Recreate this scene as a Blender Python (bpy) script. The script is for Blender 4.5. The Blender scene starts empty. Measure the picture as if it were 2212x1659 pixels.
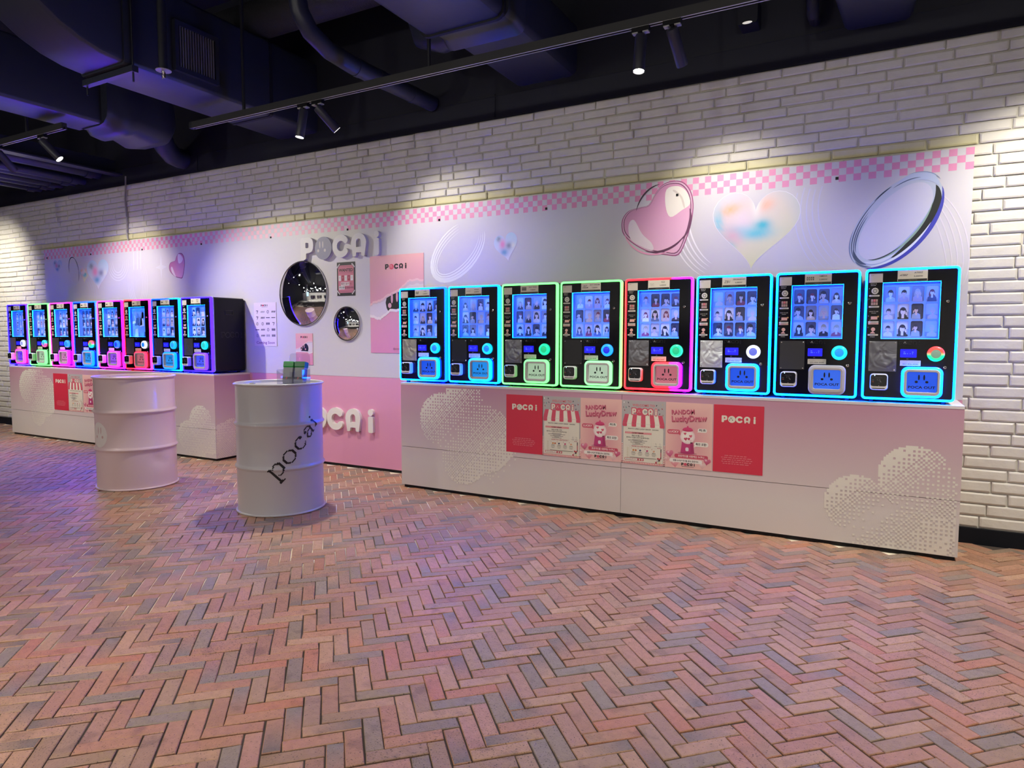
import bpy, math, random
from math import sin, cos, pi, radians as R, sqrt
from mathutils import Vector, Matrix
from mathutils.geometry import tessellate_polygon

sc = bpy.context.scene
col = sc.collection

# ------------------------------------------------------------ camera, exposure, world
F_PX, YAW, PITCH, ROLL = 1448.0, R(28.672), R(4.017), R(0.106)
CAM = Vector((0, -4.6593, 1.2))
fwd = Vector((-sin(YAW) * cos(PITCH), cos(YAW) * cos(PITCH), -sin(PITCH)))
rgt = Vector((cos(YAW), sin(YAW), 0))
upv = rgt.cross(fwd)
r2 = cos(ROLL) * rgt + sin(ROLL) * upv
u2 = -sin(ROLL) * rgt + cos(ROLL) * upv
cam_d = bpy.data.cameras.new('camera')
cam_d.sensor_fit = 'HORIZONTAL'; cam_d.sensor_width = 36; cam_d.lens = 36 * F_PX / 2212
cam_d.clip_start = .05; cam_d.clip_end = 200
cam = bpy.data.objects.new('camera', cam_d); col.objects.link(cam)
M = Matrix((r2, u2, -fwd)).transposed().to_4x4(); M.translation = CAM
cam.matrix_world = M
sc.camera = cam
sc.view_settings.view_transform = 'Standard'; sc.view_settings.look = 'None'
sc.view_settings.gamma = 1; sc.view_settings.use_curve_mapping = False
sc.view_settings.exposure = -0.2
sc.cycles.use_denoising = True
sc.cycles.max_bounces = 8
sc.cycles.sample_clamp_indirect = 4
sc.cycles.caustics_reflective = False; sc.cycles.caustics_refractive = False
w = bpy.data.worlds.new('dark_interior'); sc.world = w; w.use_nodes = True
w.node_tree.nodes['Background'].inputs[0].default_value = (.5, .55, .8, 1)
w.node_tree.nodes['Background'].inputs[1].default_value = .012

WARM = (1, .93, .79)
def spot(name, loc, aim, power, angle, blend=.6, color=WARM, size=.03):
    d = bpy.data.lights.new(name, 'SPOT'); d.energy = power; d.spot_size = R(angle); d.spot_blend = blend
    d.color = color; d.shadow_soft_size = size
    o = bpy.data.objects.new(name, d); col.objects.link(o); o.location = loc
    o.rotation_euler = (Vector(aim) - Vector(loc)).to_track_quat('-Z', 'Y').to_euler()
    return o
# track lamps over the wall: (lamp position, aim point, watts, cone, built in view)
TRACK_Z, TRACK_Y, TRACK_Y2 = 2.938, -.925, -1.432
LAMPS = [  # mount x, mount y, aim, watts, cone degrees
    (-3.81, TRACK_Y, (-4.15, -1.25, 0), 210, 98),
    (-3.665, TRACK_Y, (-3.02, -.0, 1.72), 74, 82),
    (-1.227, TRACK_Y, (-1.25, -1.3, 0), 190, 92),
    (-1.05, TRACK_Y, (-.86, 0, 1.76), 70, 82),
    (-6.36, TRACK_Y2, (-5.0, -.35, .9), 240, 92),
    (-7.10, TRACK_Y2, (-7.45, 0, 1.55), 170, 72),
    (.95, TRACK_Y, (.78, 0, 1.6), 150, 90),
    (1.10, TRACK_Y, (.38, -1.2, 0), 230, 86),
    (-9.9, TRACK_Y2, (-10.4, 0, 1.7), 230, 85),
    (-8.9, TRACK_Y2, (-8.3, -1.0, 0), 260, 95),
]
# shop ceiling spots behind the photographer (built further down as fixtures)
SHOP = [(x, y) for y in (-4.3, -6.6, -9.2) for x in (-8.6, -5.5, -2.5, .7, 3.3)]
def shop_aim(x, y):   # front row makes pools on the floor, the rows behind wash the wall
    return ((x, y + .9, 0), {-2.5: 390, .7: 250}.get(x, 110), 72) if y > -5 else ((x, y + 4.2, .9), 145, 100) if y > -8 else ((x, y - 1.6, 0), 380, 140)
# ------------------------------------------------------------ helpers
def S(h):
    h = h.lstrip('#'); out = []
    for i in (0, 2, 4):
        c = int(h[i:i + 2], 16) / 255
        out.append(c / 12.92 if c <= .04045 else ((c + .055) / 1.055) ** 2.4)
    return tuple(out)

class B:
    """collects faces and links them as ONE mesh object"""
    def __init__(s, color=None):
        s.v = []; s.f = []; s.c = []; s.color = color
    def add(s, pts, faces, colr=None):
        n = len(s.v); s.v += [tuple(p) for p in pts]
        for f in faces:
            s.f.append([n + i for i in f]); s.c.append(colr if colr is not None else s.color)
        return s
    def poly(s, pts, colr=None): return s.add(pts, [list(range(len(pts)))], colr)
    def box(s, x0, x1, y0, y1, z0, z1, colr=None):
        p = [(x0, y0, z0), (x1, y0, z0), (x1, y1, z0), (x0, y1, z0), (x0, y0, z1), (x1, y0, z1), (x1, y1, z1), (x0, y1, z1)]
        return s.add(p, [(3, 2, 1, 0), (4, 5, 6, 7), (0, 1, 5, 4), (1, 2, 6, 5), (2, 3, 7, 6), (3, 0, 4, 7)], colr)
    def prism(s, out, y0, y1, holes=(), colr=None, axis='y', back=True):
        mp = {'y': lambda a, b, y: (a, y, b), 'z': lambda a, b, y: (a, b, y), 'x': lambda a, b, y: (y, a, b)}[axis]
        loops = [list(out)] + [list(h) for h in holes]
        tris = tessellate_polygon([[Vector((a, b, 0)) for a, b in l] for l in loops])
        flat = [p for l in loops for p in l]
        s.add([mp(a, b, y0) for a, b in flat], tris, colr)
        if back: s.add([mp(a, b, y1) for a, b in flat], [t[::-1] for t in tris], colr)
        for l in loops:
            n = len(l)
            s.add([mp(a, b, y0) for a, b in l] + [mp(a, b, y1) for a, b in l],
                  [(i, (i + 1) % n, n + (i + 1) % n, n + i) for i in range(n)], colr)
        return s
    def loft(s, loops, colr=None, caps=(False, False), closed=True):
        n = len(loops[0]); pts = [p for l in loops for p in l]; fs = []
        for k in range(len(loops) - 1):
            for i in range(n if closed else n - 1):
                j = (i + 1) % n
                fs.append((k * n + i, k * n + j, (k + 1) * n + j, (k + 1) * n + i))
        if caps[0]: fs.append(list(range(n))[::-1])
        if caps[1]: fs.append([(len(loops) - 1) * n + i for i in range(n)])
        return s.add(pts, fs, colr)
    def lathe(s, prof, n=24, c=(0, 0, 0), axis='z', colr=None, caps=(True, True)):
        loops = []
        for r, h in prof:
            l = []
            for i in range(n):
                a = 2 * pi * i / n
                q = (r * cos(a), r * sin(a), h)
                if axis == 'y': q = (q[0], h, q[1])
                if axis == 'x': q = (h, q[0], q[1])
                l.append((q[0] + c[0], q[1] + c[1], q[2] + c[2]))
            loops.append(l)
        return s.loft(loops, colr, caps)
    def tube(s, path, r, n=10, colr=None, caps=(True, True)):
        path = [Vector(p) for p in path]; loops = []; prev = None
        for i, p in enumerate(path):
            t = (path[min(i + 1, len(path) - 1)] - path[max(i - 1, 0)]).normalized()
            if prev is None:
                a = t.cross(Vector((0, 0, 1)))
                if a.length < .1: a = t.cross(Vector((1, 0, 0)))
                a.normalize()
            else:
                a = (prev - t * prev.dot(t)).normalized()
            b = t.cross(a); prev = a
            rr = r[i] if isinstance(r, (list, tuple)) else r
            loops.append([p + a * rr * cos(2 * pi * k / n) + b * rr * sin(2 * pi * k / n) for k in range(n)])
        return s.loft(loops, colr, caps)
    def xf(s, m):
        s.v = [tuple(m @ Vector(p)) for p in s.v]; return s
    def mesh(s, name, mat, smooth=0):
        me = bpy.data.meshes.new(name); me.from_pydata(s.v, [], s.f)
        if any(c is not None for c in s.c):
            at = me.color_attributes.new('Col', 'FLOAT_COLOR', 'CORNER'); buf = []
            for f, c in zip(s.f, s.c):
                c = c or (.8, .8, .8)
                if isinstance(c[0], (tuple, list)):
                    for q in c: buf += [q[0], q[1], q[2], 1]
                else: buf += [c[0], c[1], c[2], 1] * len(f)
            at.data.foreach_set('color', buf)
        if smooth:
            import bmesh
            bm = bmesh.new(); bm.from_mesh(me); bmesh.ops.remove_doubles(bm, verts=bm.verts, dist=1e-5)
            bmesh.ops.recalc_face_normals(bm, faces=bm.faces); bm.to_mesh(me); bm.free()
            me.polygons.foreach_set('use_smooth', [True] * len(me.polygons))
            me.set_sharp_from_angle(angle=R(smooth))
        if mat: me.materials.append(mat)
        return me
    def make(s, name, mat, parent=None, loc=None, smooth=0):
        return link(name, s.mesh(name, mat, smooth), parent, loc)

def link(name, me, parent=None, loc=None):
    o = bpy.data.objects.new(name, me); col.objects.link(o)
    if parent: o.parent = parent
    if loc: o.location = loc
    return o
def tag(o, label, cat, group=None):
    o['label'] = label; o['category'] = cat
    if group: o['group'] = group
    return o
def thing(name, label, cat, loc=(0, 0, 0), group=None, rotz=0):
    o = bpy.data.objects.new(name, None); col.objects.link(o); o.location = loc; o.rotation_euler[2] = rotz
    o.empty_display_size = .05
    return tag(o, label, cat, group)
def struct(o, kind='structure'): o['kind'] = kind; return o

# 2-D outlines
def arc(cx, cz, rx, rz, a0, a1, n):
    return [(cx + rx * cos(R(a0 + (a1 - a0) * i / n)), cz + rz * sin(R(a0 + (a1 - a0) * i / n))) for i in range(n + 1)]
def ell(cx, cz, rx, rz=None, n=20, rot=0):
    rz = rx if rz is None else rz; c, s_ = cos(R(rot)), sin(R(rot)); o = []
    for i in range(n):
        a = 2 * pi * i / n; x, z = rx * cos(a), rz * sin(a)
        o.append((cx + x * c - z * s_, cz + x * s_ + z * c))
    return o
def rect(x0, x1, z0, z1): return [(x0, z0), (x1, z0), (x1, z1), (x0, z1)]
def rrect(x0, x1, z0, z1, r, n=4):
    return (arc(x1 - r, z0 + r, r, r, -90, 0, n) + arc(x1 - r, z1 - r, r, r, 0, 90, n) +
            arc(x0 + r, z1 - r, r, r, 90, 180, n) + arc(x0 + r, z0 + r, r, r, 180, 270, n))
def rpoly(pts, n=5):
    """polygon with rounded corners: (x, z, radius)"""
    o = []; m = len(pts)
    for i, (x, z, r) in enumerate(pts):
        p = Vector((x, z)); a = Vector(pts[i - 1][:2]) - p; b = Vector(pts[(i + 1) % m][:2]) - p
        if r <= 0: o.append((x, z)); continue
        r = min(r, a.length * .5, b.length * .5) if r < .3 else min(r, a.length, b.length)
        pa, pb = p + a.normalized() * r, p + b.normalized() * r
        for k in range(n + 1):
            t = k / n; q = pa * (1 - t) ** 2 + p * 2 * t * (1 - t) * .95 + pb * t * t + p * 2 * t * (1 - t) * .05
            # pull the quadratic towards a circle
            o.append((q.x, q.y))
    return o
def octo(x0, x1, z0, z1, c): return [(x0 + c, z0), (x1 - c, z0), (x1, z0 + c), (x1, z1 - c), (x1 - c, z1), (x0 + c, z1), (x0, z1 - c), (x0, z0 + c)]
def heart(cx, cz, w, h, rot=0, n=36, lean=0):
    o = []
    for i in range(n):
        t = 2 * pi * i / n
        x = 16 * sin(t) ** 3 / 32; z = (13 * cos(t) - 5 * cos(2 * t) - 2 * cos(3 * t) - cos(4 * t) + 2.5) / 29
        x, z = x * w + lean * z * h, z * h
        c, s_ = cos(R(rot)), sin(R(rot))
        o.append((cx + x * c - z * s_, cz + x * s_ + z * c))
    return o

# the shop's letters, height 1: list of (outline, holes), advance built in
def logo_shapes():
    P = rpoly([(0, 0, .1), (.33, 0, .16), (.33, .30, .06), (.78, .30, .33), (.78, 1, .33), (0, 1, .1)])
    Ph = rpoly([(.3, .53, .03), (.5, .53, .11), (.5, .77, .11), (.3, .77, .03)])
    def C(cx):
        a = arc(cx, .5, .5, .5, 42, 318, 22); b = arc(cx, .5, .225, .225, 318, 42, 16)
        e1 = ((a[-1][0] + b[0][0]) / 2, (a[-1][1] + b[0][1]) / 2); e2 = ((a[0][0] + b[-1][0]) / 2, (a[0][1] + b[-1][1]) / 2)
        cap1 = arc(e1[0], e1[1], .137, .137, -42, 138, 6)[1:-1]; cap2 = arc(e2[0], e2[1], .137, .137, 222, 402, 6)[1:-1]
        return a + cap1 + b + cap2
    x = 3.02
    A = ([(x + p[0], p[1]) for p in rpoly([(0, 0, .1), (.28, 0, .1), (.28, .17, .04), (.58, .17, .04), (.58, 0, .1), (.86, 0, .1)])]
         + arc(x + .43, .57, .43, .43, 0, 180, 14))
    Ah = rect(x + .29, x + .57, .40, .6)[:2] + arc(x + .43, .62, .14, .14, 0, 180, 8)
    i0 = 4.31
    return [(P, [Ph]), (ell(1.39, .47, .51, .51, 28), []), (C(2.43), []), (A, [Ah]),
            (rpoly([(i0, 0, .08), (i0 + .27, 0, .08), (i0 + .27, .71, .08), (i0, .71, .08)]), []), (ell(i0 + .135, .88, .145, .145, 16), [])]
LOGO = logo_shapes(); LOGO_W = 4.58
# the two strokes and two dots on the round letter
def logo_face(cx=1.39, cz=.47, k=1.0):
    return [ell(cx - .2 * k, cz + .16 * k, .035 * k, .16 * k, 12), ell(cx - .02 * k, cz + .16 * k, .035 * k, .16 * k, 12),
            ell(cx - .3 * k, cz - .1 * k, .065 * k, .07 * k, 12), ell(cx + .1 * k, cz - .1 * k, .065 * k, .07 * k, 12)]

_txt = {}
def text_mesh(s, bold=0.0):
    key = (s, bold)
    if key not in _txt:
        cu = bpy.data.curves.new('t', 'FONT'); cu.body = s; cu.resolution_u = 2; cu.offset = bold
        ob = bpy.data.objects.new('t', cu); me = bpy.data.meshes.new_from_object(ob)
        vs = [(v.co.x, v.co.y) for v in me.vertices]; fs = [list(p.vertices) for p in me.polygons]
        bpy.data.objects.remove(ob); bpy.data.meshes.remove(me); bpy.data.curves.remove(cu)
        x0 = min(v[0] for v in vs); x1 = max(v[0] for v in vs)
        _txt[key] = ([(a - x0, b) for a, b in vs], fs, x1 - x0)
    return _txt[key]

class D(B):
    """flat print: coloured pieces in thin layers on a plane facing -y (or wrapped by warp)"""
    def __init__(s, y=0, eps=.00035, warp=None):
        B.__init__(s); s.y = y; s.eps = eps; s.warp = warp
    def m(s, a, b, l):
        return s.warp(a, b, l) if s.warp else (a, s.y - l * s.eps, b)
    def p(s, pts, colr, l=1, holes=()):
        if not holes and len(pts) <= 4: return s.poly([s.m(a, b, l) for a, b in pts], colr)
        loops = [list(pts)] + [list(h) for h in holes]
        tris = tessellate_polygon([[Vector((a, b, 0)) for a, b in q] for q in loops])
        return s.add([s.m(a, b, l) for q in loops for a, b in q], tris, colr)
    def r(s, x0, x1, z0, z1, colr, l=1): return s.p(rect(x0, x1, z0, z1), colr, l)
    def t(s, body, x, z, h, colr, l=2, al='c', bold=0.0, w=None, shear=0, rot=0):
        vs, fs, tw = text_mesh(body, bold); k = h / .72; kx = k if w is None else w / tw
        ox = {'c': -tw * kx / 2, 'l': 0, 'r': -tw * kx}[al]; c, n = cos(R(rot)), sin(R(rot)); q = []
        for a, b in vs:
            px, pz = ox + a * kx + b * k * shear, b * k
            q.append(s.m(x + px * c - pz * n, z + px * n + pz * c, l))
        return s.add(q, fs, colr)
    def logo(s, x, z, h, colr, ocol=None, fcol=None, l=2, w=None, grow=0):
        kx = h if w is None else w / LOGO_W
        for i, (o, hs) in enumerate(LOGO):
            f = lambda q: [(x + a * kx, z + b * h) for a, b in q]
            if grow:
                cx = sum(a for a, b in o) / len(o); cz = sum(b for a, b in o) / len(o)
                o = [(a + grow * ((a - cx) / (abs(a - cx) + .1)), b + grow * ((b - cz) / (abs(b - cz) + .1))) for a, b in o]; hs = []
            s.p(f(o), (ocol or colr) if i == 1 else colr, l + i * .07, [f(q) for q in hs])
        if fcol and not grow:
            for q in logo_face(): s.p([(x + a * kx, z + b * h) for a, b in q], fcol, l + 1)
        return s
    def blob(s, out, fn, l=1, rings=8):
        """outline filled with a smooth colour field fn(u, v) with u, v in -1..1"""
        xs = [a for a, b in out]; zs = [b for a, b in out]
        cx, cz = sum(xs) / len(xs), sum(zs) / len(zs); n = len(out)
        hx, hz = (max(xs) - min(xs)) / 2, (max(zs) - min(zs)) / 2; mx, mz = (max(xs) + min(xs)) / 2, (max(zs) + min(zs)) / 2
        P = [[(cx + (a - cx) * k / rings, cz + (b - cz) * k / rings) for a, b in out] for k in range(rings + 1)]
        C = lambda q: fn((q[0] - mx) / hx, (q[1] - mz) / hz)
        for k in range(rings):
            for i in range(n):
                j = (i + 1) % n; q = [P[k][i], P[k][j], P[k + 1][j], P[k + 1][i]]
                if k == 0: q = [P[0][0], P[1][j], P[1][i]]
                s.poly([s.m(a, b, l) for a, b in q], [C(e) for e in q])
        return s

# ------------------------------------------------------------ materials
MATS = {}
def mat(name, color=(.8, .8, .8), rough=.5, metal=0.0, spec=.5, emit=None, strength=1.0, vcol=False, bump=0, bscale=40, vary=0, vscale=6, coat=0):
    if name in MATS: return MATS[name]
    m = bpy.data.materials.new(name); m.use_nodes = True; MATS[name] = m
    nt = m.node_tree; N = nt.nodes; b = N['Principled BSDF']
    b.inputs['Base Color'].default_value = (*color, 1); b.inputs['Roughness'].default_value = rough
    b.inputs['Metallic'].default_value = metal; b.inputs['Specular IOR Level'].default_value = spec
    b.inputs['Coat Weight'].default_value = coat
    src = None
    if vcol:
        a = N.new('ShaderNodeAttribute'); a.attribute_name = 'Col'; src = a.outputs['Color']
    if vary:
        ge = N.new('ShaderNodeNewGeometry'); nz = N.new('ShaderNodeTexNoise'); nz.inputs['Scale'].default_value = vscale; nz.inputs['Detail'].default_value = 6
        nt.links.new(ge.outputs['Position'], nz.inputs['Vector'])
        mr = N.new('ShaderNodeMapRange'); mr.inputs[1].default_value = .3; mr.inputs[2].default_value = .7
        mr.inputs[3].default_value = 1 - vary; mr.inputs[4].default_value = 1 + vary * .4
        nt.links.new(nz.outputs['Fac'], mr.inputs[0])
        mx = N.new('ShaderNodeMix'); mx.data_type = 'RGBA'; mx.blend_type = 'MULTIPLY'; mx.inputs[0].default_value = 1
        if src: nt.links.new(src, mx.inputs[6])
        else: mx.inputs[6].default_value = (*color, 1)
        nt.links.new(mr.outputs[0], mx.inputs[7]); src = mx.outputs[2]
    if src: nt.links.new(src, b.inputs['Base Color'])
    if emit:
        b.inputs['Emission Color'].default_value = (*emit, 1); b.inputs['Emission Strength'].default_value = strength
    if bump:
        ge = N.new('ShaderNodeNewGeometry'); nz = N.new('ShaderNodeTexNoise'); nz.inputs['Scale'].default_value = bscale; nz.inputs['Detail'].default_value = 5
        nt.links.new(ge.outputs['Position'], nz.inputs['Vector'])
        bp = N.new('ShaderNodeBump'); bp.inputs['Strength'].default_value = bump; bp.inputs['Distance'].default_value = .01
        nt.links.new(nz.outputs['Fac'], bp.inputs['Height']); nt.links.new(bp.outputs[0], b.inputs['Normal'])
    return m
def glow(name, a, b_, axis='X', lo=0, hi=1, strength=1.0):
    """lamp material: emission running from colour a to b along one object axis"""
    if name in MATS: return MATS[name]
    m = bpy.data.materials.new(name); m.use_nodes = True; MATS[name] = m
    nt = m.node_tree; N = nt.nodes; p = N['Principled BSDF']; p.inputs['Base Color'].default_value = (.04, .04, .04, 1); p.inputs['Roughness'].default_value = .3
    tc = N.new('ShaderNodeTexCoord'); sx = N.new('ShaderNodeSeparateXYZ'); nt.links.new(tc.outputs['Object'], sx.inputs[0])
    mr = N.new('ShaderNodeMapRange'); mr.inputs[1].default_value = lo; mr.inputs[2].default_value = hi; mr.interpolation_type = 'SMOOTHSTEP'
    nt.links.new(sx.outputs[axis], mr.inputs[0])
    mx = N.new('ShaderNodeMix'); mx.data_type = 'RGBA'; mx.inputs[6].default_value = (*a, 1); mx.inputs[7].default_value = (*b_, 1)
    nt.links.new(mr.outputs[0], mx.inputs[0]); nt.links.new(mx.outputs[2], p.inputs['Emission Color'])
    p.inputs['Emission Strength'].default_value = strength
    return m
def clear(name, tint=(1, 1, 1), rough=.02, gloss=1.0):
    """thin clear sheet: see-through with a Fresnel reflection"""
    if name in MATS: return MATS[name]
    m = bpy.data.materials.new(name); m.use_nodes = True; MATS[name] = m
    nt = m.node_tree; N = nt.nodes; N.remove(N['Principled BSDF']); out = N['Material Output']
    t = N.new('ShaderNodeBsdfTransparent'); t.inputs[0].default_value = (*tint, 1)
    g = N.new('ShaderNodeBsdfGlossy'); g.inputs['Roughness'].default_value = rough
    fr = N.new('ShaderNodeFresnel'); ge = N.new('ShaderNodeNewGeometry'); io = N.new('ShaderNodeMapRange')
    io.inputs[3].default_value = 1.5; io.inputs[4].default_value = 1 / 1.5      # same reflection from both faces of a thin sheet
    nt.links.new(ge.outputs['Backfacing'], io.inputs[0]); nt.links.new(io.outputs[0], fr.inputs[0])
    mu = N.new('ShaderNodeMath'); mu.operation = 'MULTIPLY'; mu.inputs[1].default_value = gloss; nt.links.new(fr.outputs[0], mu.inputs[0])
    mx = N.new('ShaderNodeMixShader'); nt.links.new(mu.outputs[0], mx.inputs[0]); nt.links.new(t.outputs[0], mx.inputs[1]); nt.links.new(g.outputs[0], mx.inputs[2])
    nt.links.new(mx.outputs[0], out.inputs[0])
    return m
PRINT = mat('printed_paper', vcol=True, rough=.45)
VINYL = mat('printed_vinyl', vcol=True, rough=.42, bump=.04, bscale=300)
INK = mat('ink', vcol=True, rough=.4)
BLACK = mat('satin_black', (.004, .004, .006), .4, spec=.25)
GLOSSBLACK = mat('gloss_black', (.003, .003, .005), .12, spec=.35)
CHROME = mat('chrome', (.8, .8, .82), .12, 1)
STEEL = mat('steel', (.5, .5, .52), .3, 1)
WHITEP = mat('white_plastic', (.8, .8, .8), .3)
NAVY = mat('duct_paint', (.026, .030, .052), .42, bump=.12, bscale=9)
NAVY2 = mat('black_ceiling_paint', (.008, .009, .018), .65)
def lamp_glow(c, s): return mat('lens_%d_%d' % (int(c[2] * 100), int(s)), (.8, .8, .8), emit=c, strength=s)
# ------------------------------------------------------------ the room
rnd = random.Random(7)
def px(p):
    """size in the photograph of one metre at p, and whether p is in the frame"""
    q = Vector(p) - CAM; d = q.dot(fwd)
    if d < .2: return 0, False
    u, v = F_PX * q.dot(r2) / d, F_PX * q.dot(u2) / d
    return F_PX / d, abs(u) < 1150 and abs(v) < 870

def pits(m):
    """small dark burnt specks in the clay, denser in some places"""
    nt = m.node_tree; N = nt.nodes; b = N['Principled BSDF']; src = b.inputs['Base Color'].links[0].from_socket
    ge = N.new('ShaderNodeNewGeometry'); n1 = N.new('ShaderNodeTexNoise'); n1.inputs['Scale'].default_value = 190; n1.inputs['Detail'].default_value = 2
    n2 = N.new('ShaderNodeTexNoise'); n2.inputs['Scale'].default_value = 1.1; n3 = N.new('ShaderNodeTexNoise'); n3.inputs['Scale'].default_value = 11; n3.inputs['Detail'].default_value = 4
    for n in (n1, n2, n3): nt.links.new(ge.outputs['Position'], n.inputs['Vector'])
    a = N.new('ShaderNodeMath'); a.operation = 'MULTIPLY_ADD'; a.inputs[1].default_value = .22; nt.links.new(n2.outputs['Fac'], a.inputs[0]); nt.links.new(n1.outputs['Fac'], a.inputs[2])
    r_ = N.new('ShaderNodeMapRange'); r_.inputs[1].default_value = .74; r_.inputs[2].default_value = .80; r_.inputs[3].default_value = 1; r_.inputs[4].default_value = .28; nt.links.new(a.outputs[0], r_.inputs[0])
    q = N.new('ShaderNodeMapRange'); q.inputs[1].default_value = .30; q.inputs[2].default_value = .42; q.inputs[3].default_value = .72; q.inputs[4].default_value = 1; nt.links.new(n3.outputs['Fac'], q.inputs[0])
    mm = N.new('ShaderNodeMath'); mm.operation = 'MULTIPLY'; nt.links.new(r_.outputs[0], mm.inputs[0]); nt.links.new(q.outputs[0], mm.inputs[1])
    x = N.new('ShaderNodeMix'); x.data_type = 'RGBA'; x.blend_type = 'MULTIPLY'; x.inputs[0].default_value = 1
    nt.links.new(src, x.inputs[6]); nt.links.new(mm.outputs[0], x.inputs[7]); nt.links.new(x.outputs[2], b.inputs['Base Color'])
# floor: a mortar bed with herringbone clay pavers laid 45 degrees to the wall
fm = mat('paver', vcol=True, rough=.5, spec=.45, vary=.13, vscale=45, bump=.3, bscale=170)
pits(fm)
def mortar_mat():
    m = mat('mortar_bed', (.1, .08, .06), .9); nt = m.node_tree; N = nt.nodes
    ge = N.new('ShaderNodeNewGeometry'); nz = N.new('ShaderNodeTexNoise'); nz.inputs['Scale'].default_value = .9; nz.inputs['Detail'].default_value = 4
    nt.links.new(ge.outputs['Position'], nz.inputs['Vector'])
    cr = N.new('ShaderNodeValToRGB'); cr.color_ramp.elements[0].position = .42; cr.color_ramp.elements[0].color = (.05, .037, .03, 1)
    cr.color_ramp.elements[1].position = .56; cr.color_ramp.elements[1].color = (.80, .71, .55, 1)
    # sand has been swept into the joints near the middle of the room, the near right is bare
    sx = N.new('ShaderNodeSeparateXYZ'); nt.links.new(ge.outputs['Position'], sx.inputs[0])
    ax = N.new('ShaderNodeMath'); ax.operation = 'MULTIPLY_ADD'; ax.inputs[1].default_value = -.05; ax.inputs[2].default_value = 0; nt.links.new(sx.outputs['X'], ax.inputs[0])
    ay = N.new('ShaderNodeMath'); ay.operation = 'MULTIPLY_ADD'; ay.inputs[1].default_value = .09; nt.links.new(sx.outputs['Y'], ay.inputs[0]); nt.links.new(ax.outputs[0], ay.inputs[2])
    ad = N.new('ShaderNodeMath'); ad.operation = 'ADD'; nt.links.new(nz.outputs['Fac'], ad.inputs[0]); nt.links.new(ay.outputs[0], ad.inputs[1])
    nt.links.new(ad.outputs[0], cr.inputs[0]); nt.links.new(cr.outputs[0], N['Principled BSDF'].inputs['Base Color'])
    return m
fl = B().box(-13, 4, -13, .1, -.12, -.0046)
floor = struct(fl.make('floor', mortar_mat()))
PCOL = ['ae7d63', 'a97860', 'a4785f', 'b28268', 'a0735e', 'ab7d68', '9a7864', 'b0896e', 'a1826b', '967b6a', 'a67d6c', 'b28571', 'a27362', '987968', '8a7a6c', '847870', 'ac8066', 'a9886e', 'ae7e66', 'a77a64', 'b1775a', '9c6f5a']
PDARK = ['7b6d62', '807268', '746660', '857a72']
def paver(L, W, c, c2, rg):
    """one paver lying on z=0: chamfered top, slightly uneven"""
    j = lambda k: rg.uniform(-k, k); i = .0022
    b = [(-L / 2 + j(.0015), -W / 2 + j(.001)), (L / 2 + j(.0015), -W / 2 + j(.001)), (L / 2 + j(.0015), W / 2 + j(.001)), (-L / 2 + j(.0015), W / 2 + j(.001))]
    t = [(x - i * (1 if x > 0 else -1), y - i * (1 if y > 0 else -1)) for x, y in b]
    m0, m1 = rg.uniform(-.35, .35) * L, 0
    zt = [j(.0008) for _ in range(4)]
    pts = [(x, y, -.012) for x, y in b] + [(x, y, -.0022 + z) for (x, y), z in zip(b, zt)] + [(x, y, z) for (x, y), z in zip(t, zt)]
    fs = [(k, (k + 1) % 4, 4 + (k + 1) % 4, 4 + k) for k in range(4)] + [(4 + k, 4 + (k + 1) % 4, 8 + (k + 1) % 4, 8 + k) for k in range(4)]
    o = B(); o.add(pts, fs, c)
    o.add(pts[8:], [(0, 1, 2, 3)], [c, c2, c2, c] if rg.random() < .5 else c)
    return o
PL, PW, GAP = .1795, .0556, .0040
rp = random.Random(11)
PV = []
for k in range(34):
    a = S(rp.choice(PCOL)) if k < 32 else S(rp.choice(PDARK)); a = tuple(x * .82 + .18 * y for x, y in zip(a, S('b09078'))); b2 = S(rp.choice(PDARK)) if rp.random() < .13 else tuple(x * rp.uniform(.8, 1.1) for x in a)
    PV.append(paver(PL - GAP, PW - GAP, a, b2, rp))
th = R(44); ct, st_ = cos(th), sin(th); cells = []
N = 170
for i in range(-N, N):
    for k in range(-60, 60):
        for kind in (0, 1):
            if kind == 0: cx, cy = i * PW + k * PL + PL / 2, i * PW - k * PL + PW / 2
            else: cx, cy = i * PW + k * PL + PL + PW / 2, (i + 1) * PW - k * PL - PL / 2
            x = cx * ct - cy * st_ - 4.0; y = cx * st_ + cy * ct - 2.2
            if not (-11.6 < x < 2.2 and -4.3 < y < -.01): continue
            if y > -.4 and (-9.3 < x < -5.6 or -3.3 < x < .38): continue
            if x < -11 + 0 and y < -2.5: continue
            s_, inn = px((x, y, 0))
            if s_ == 0 and y < -3.95: continue
            cells.append((-s_ * (1 if inn else .02), x, y, th + (pi / 2 if kind else 0)))
cells.sort()
PMESH = [p.mesh('brick', fm) for p in PV]
rest = B()
for n, (s_, x, y, a) in enumerate(cells):
    k = rp.randrange(len(PV)); a += (pi if rp.random() < .5 else 0) + rp.uniform(-.012, .012)
    z = rp.uniform(-.0015, .0018); tx, ty = rp.uniform(-.007, .007), rp.uniform(-.012, .012)
    m = Matrix.Translation((x + rp.uniform(-.001, .001), y + rp.uniform(-.001, .001), z)) @ Matrix.Rotation(a, 4, 'Z') @ Matrix.Rotation(ty, 4, 'Y') @ Matrix.Rotation(tx, 4, 'X')
    if n < 300:
        o = link('brick', PMESH[k], floor); o.matrix_local = m
    else:
        g = rp.uniform(.86, 1.1); n0 = len(rest.v)
        rest.v += [tuple(m @ Vector(p)) for p in PV[k].v]
        for f, c in zip(PV[k].f, PV[k].c):
            rest.f.append([n0 + q for q in f])
            rest.c.append([tuple(e * g for e in q) for q in c] if isinstance(c[0], tuple) else tuple(e * g for e in c))
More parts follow.
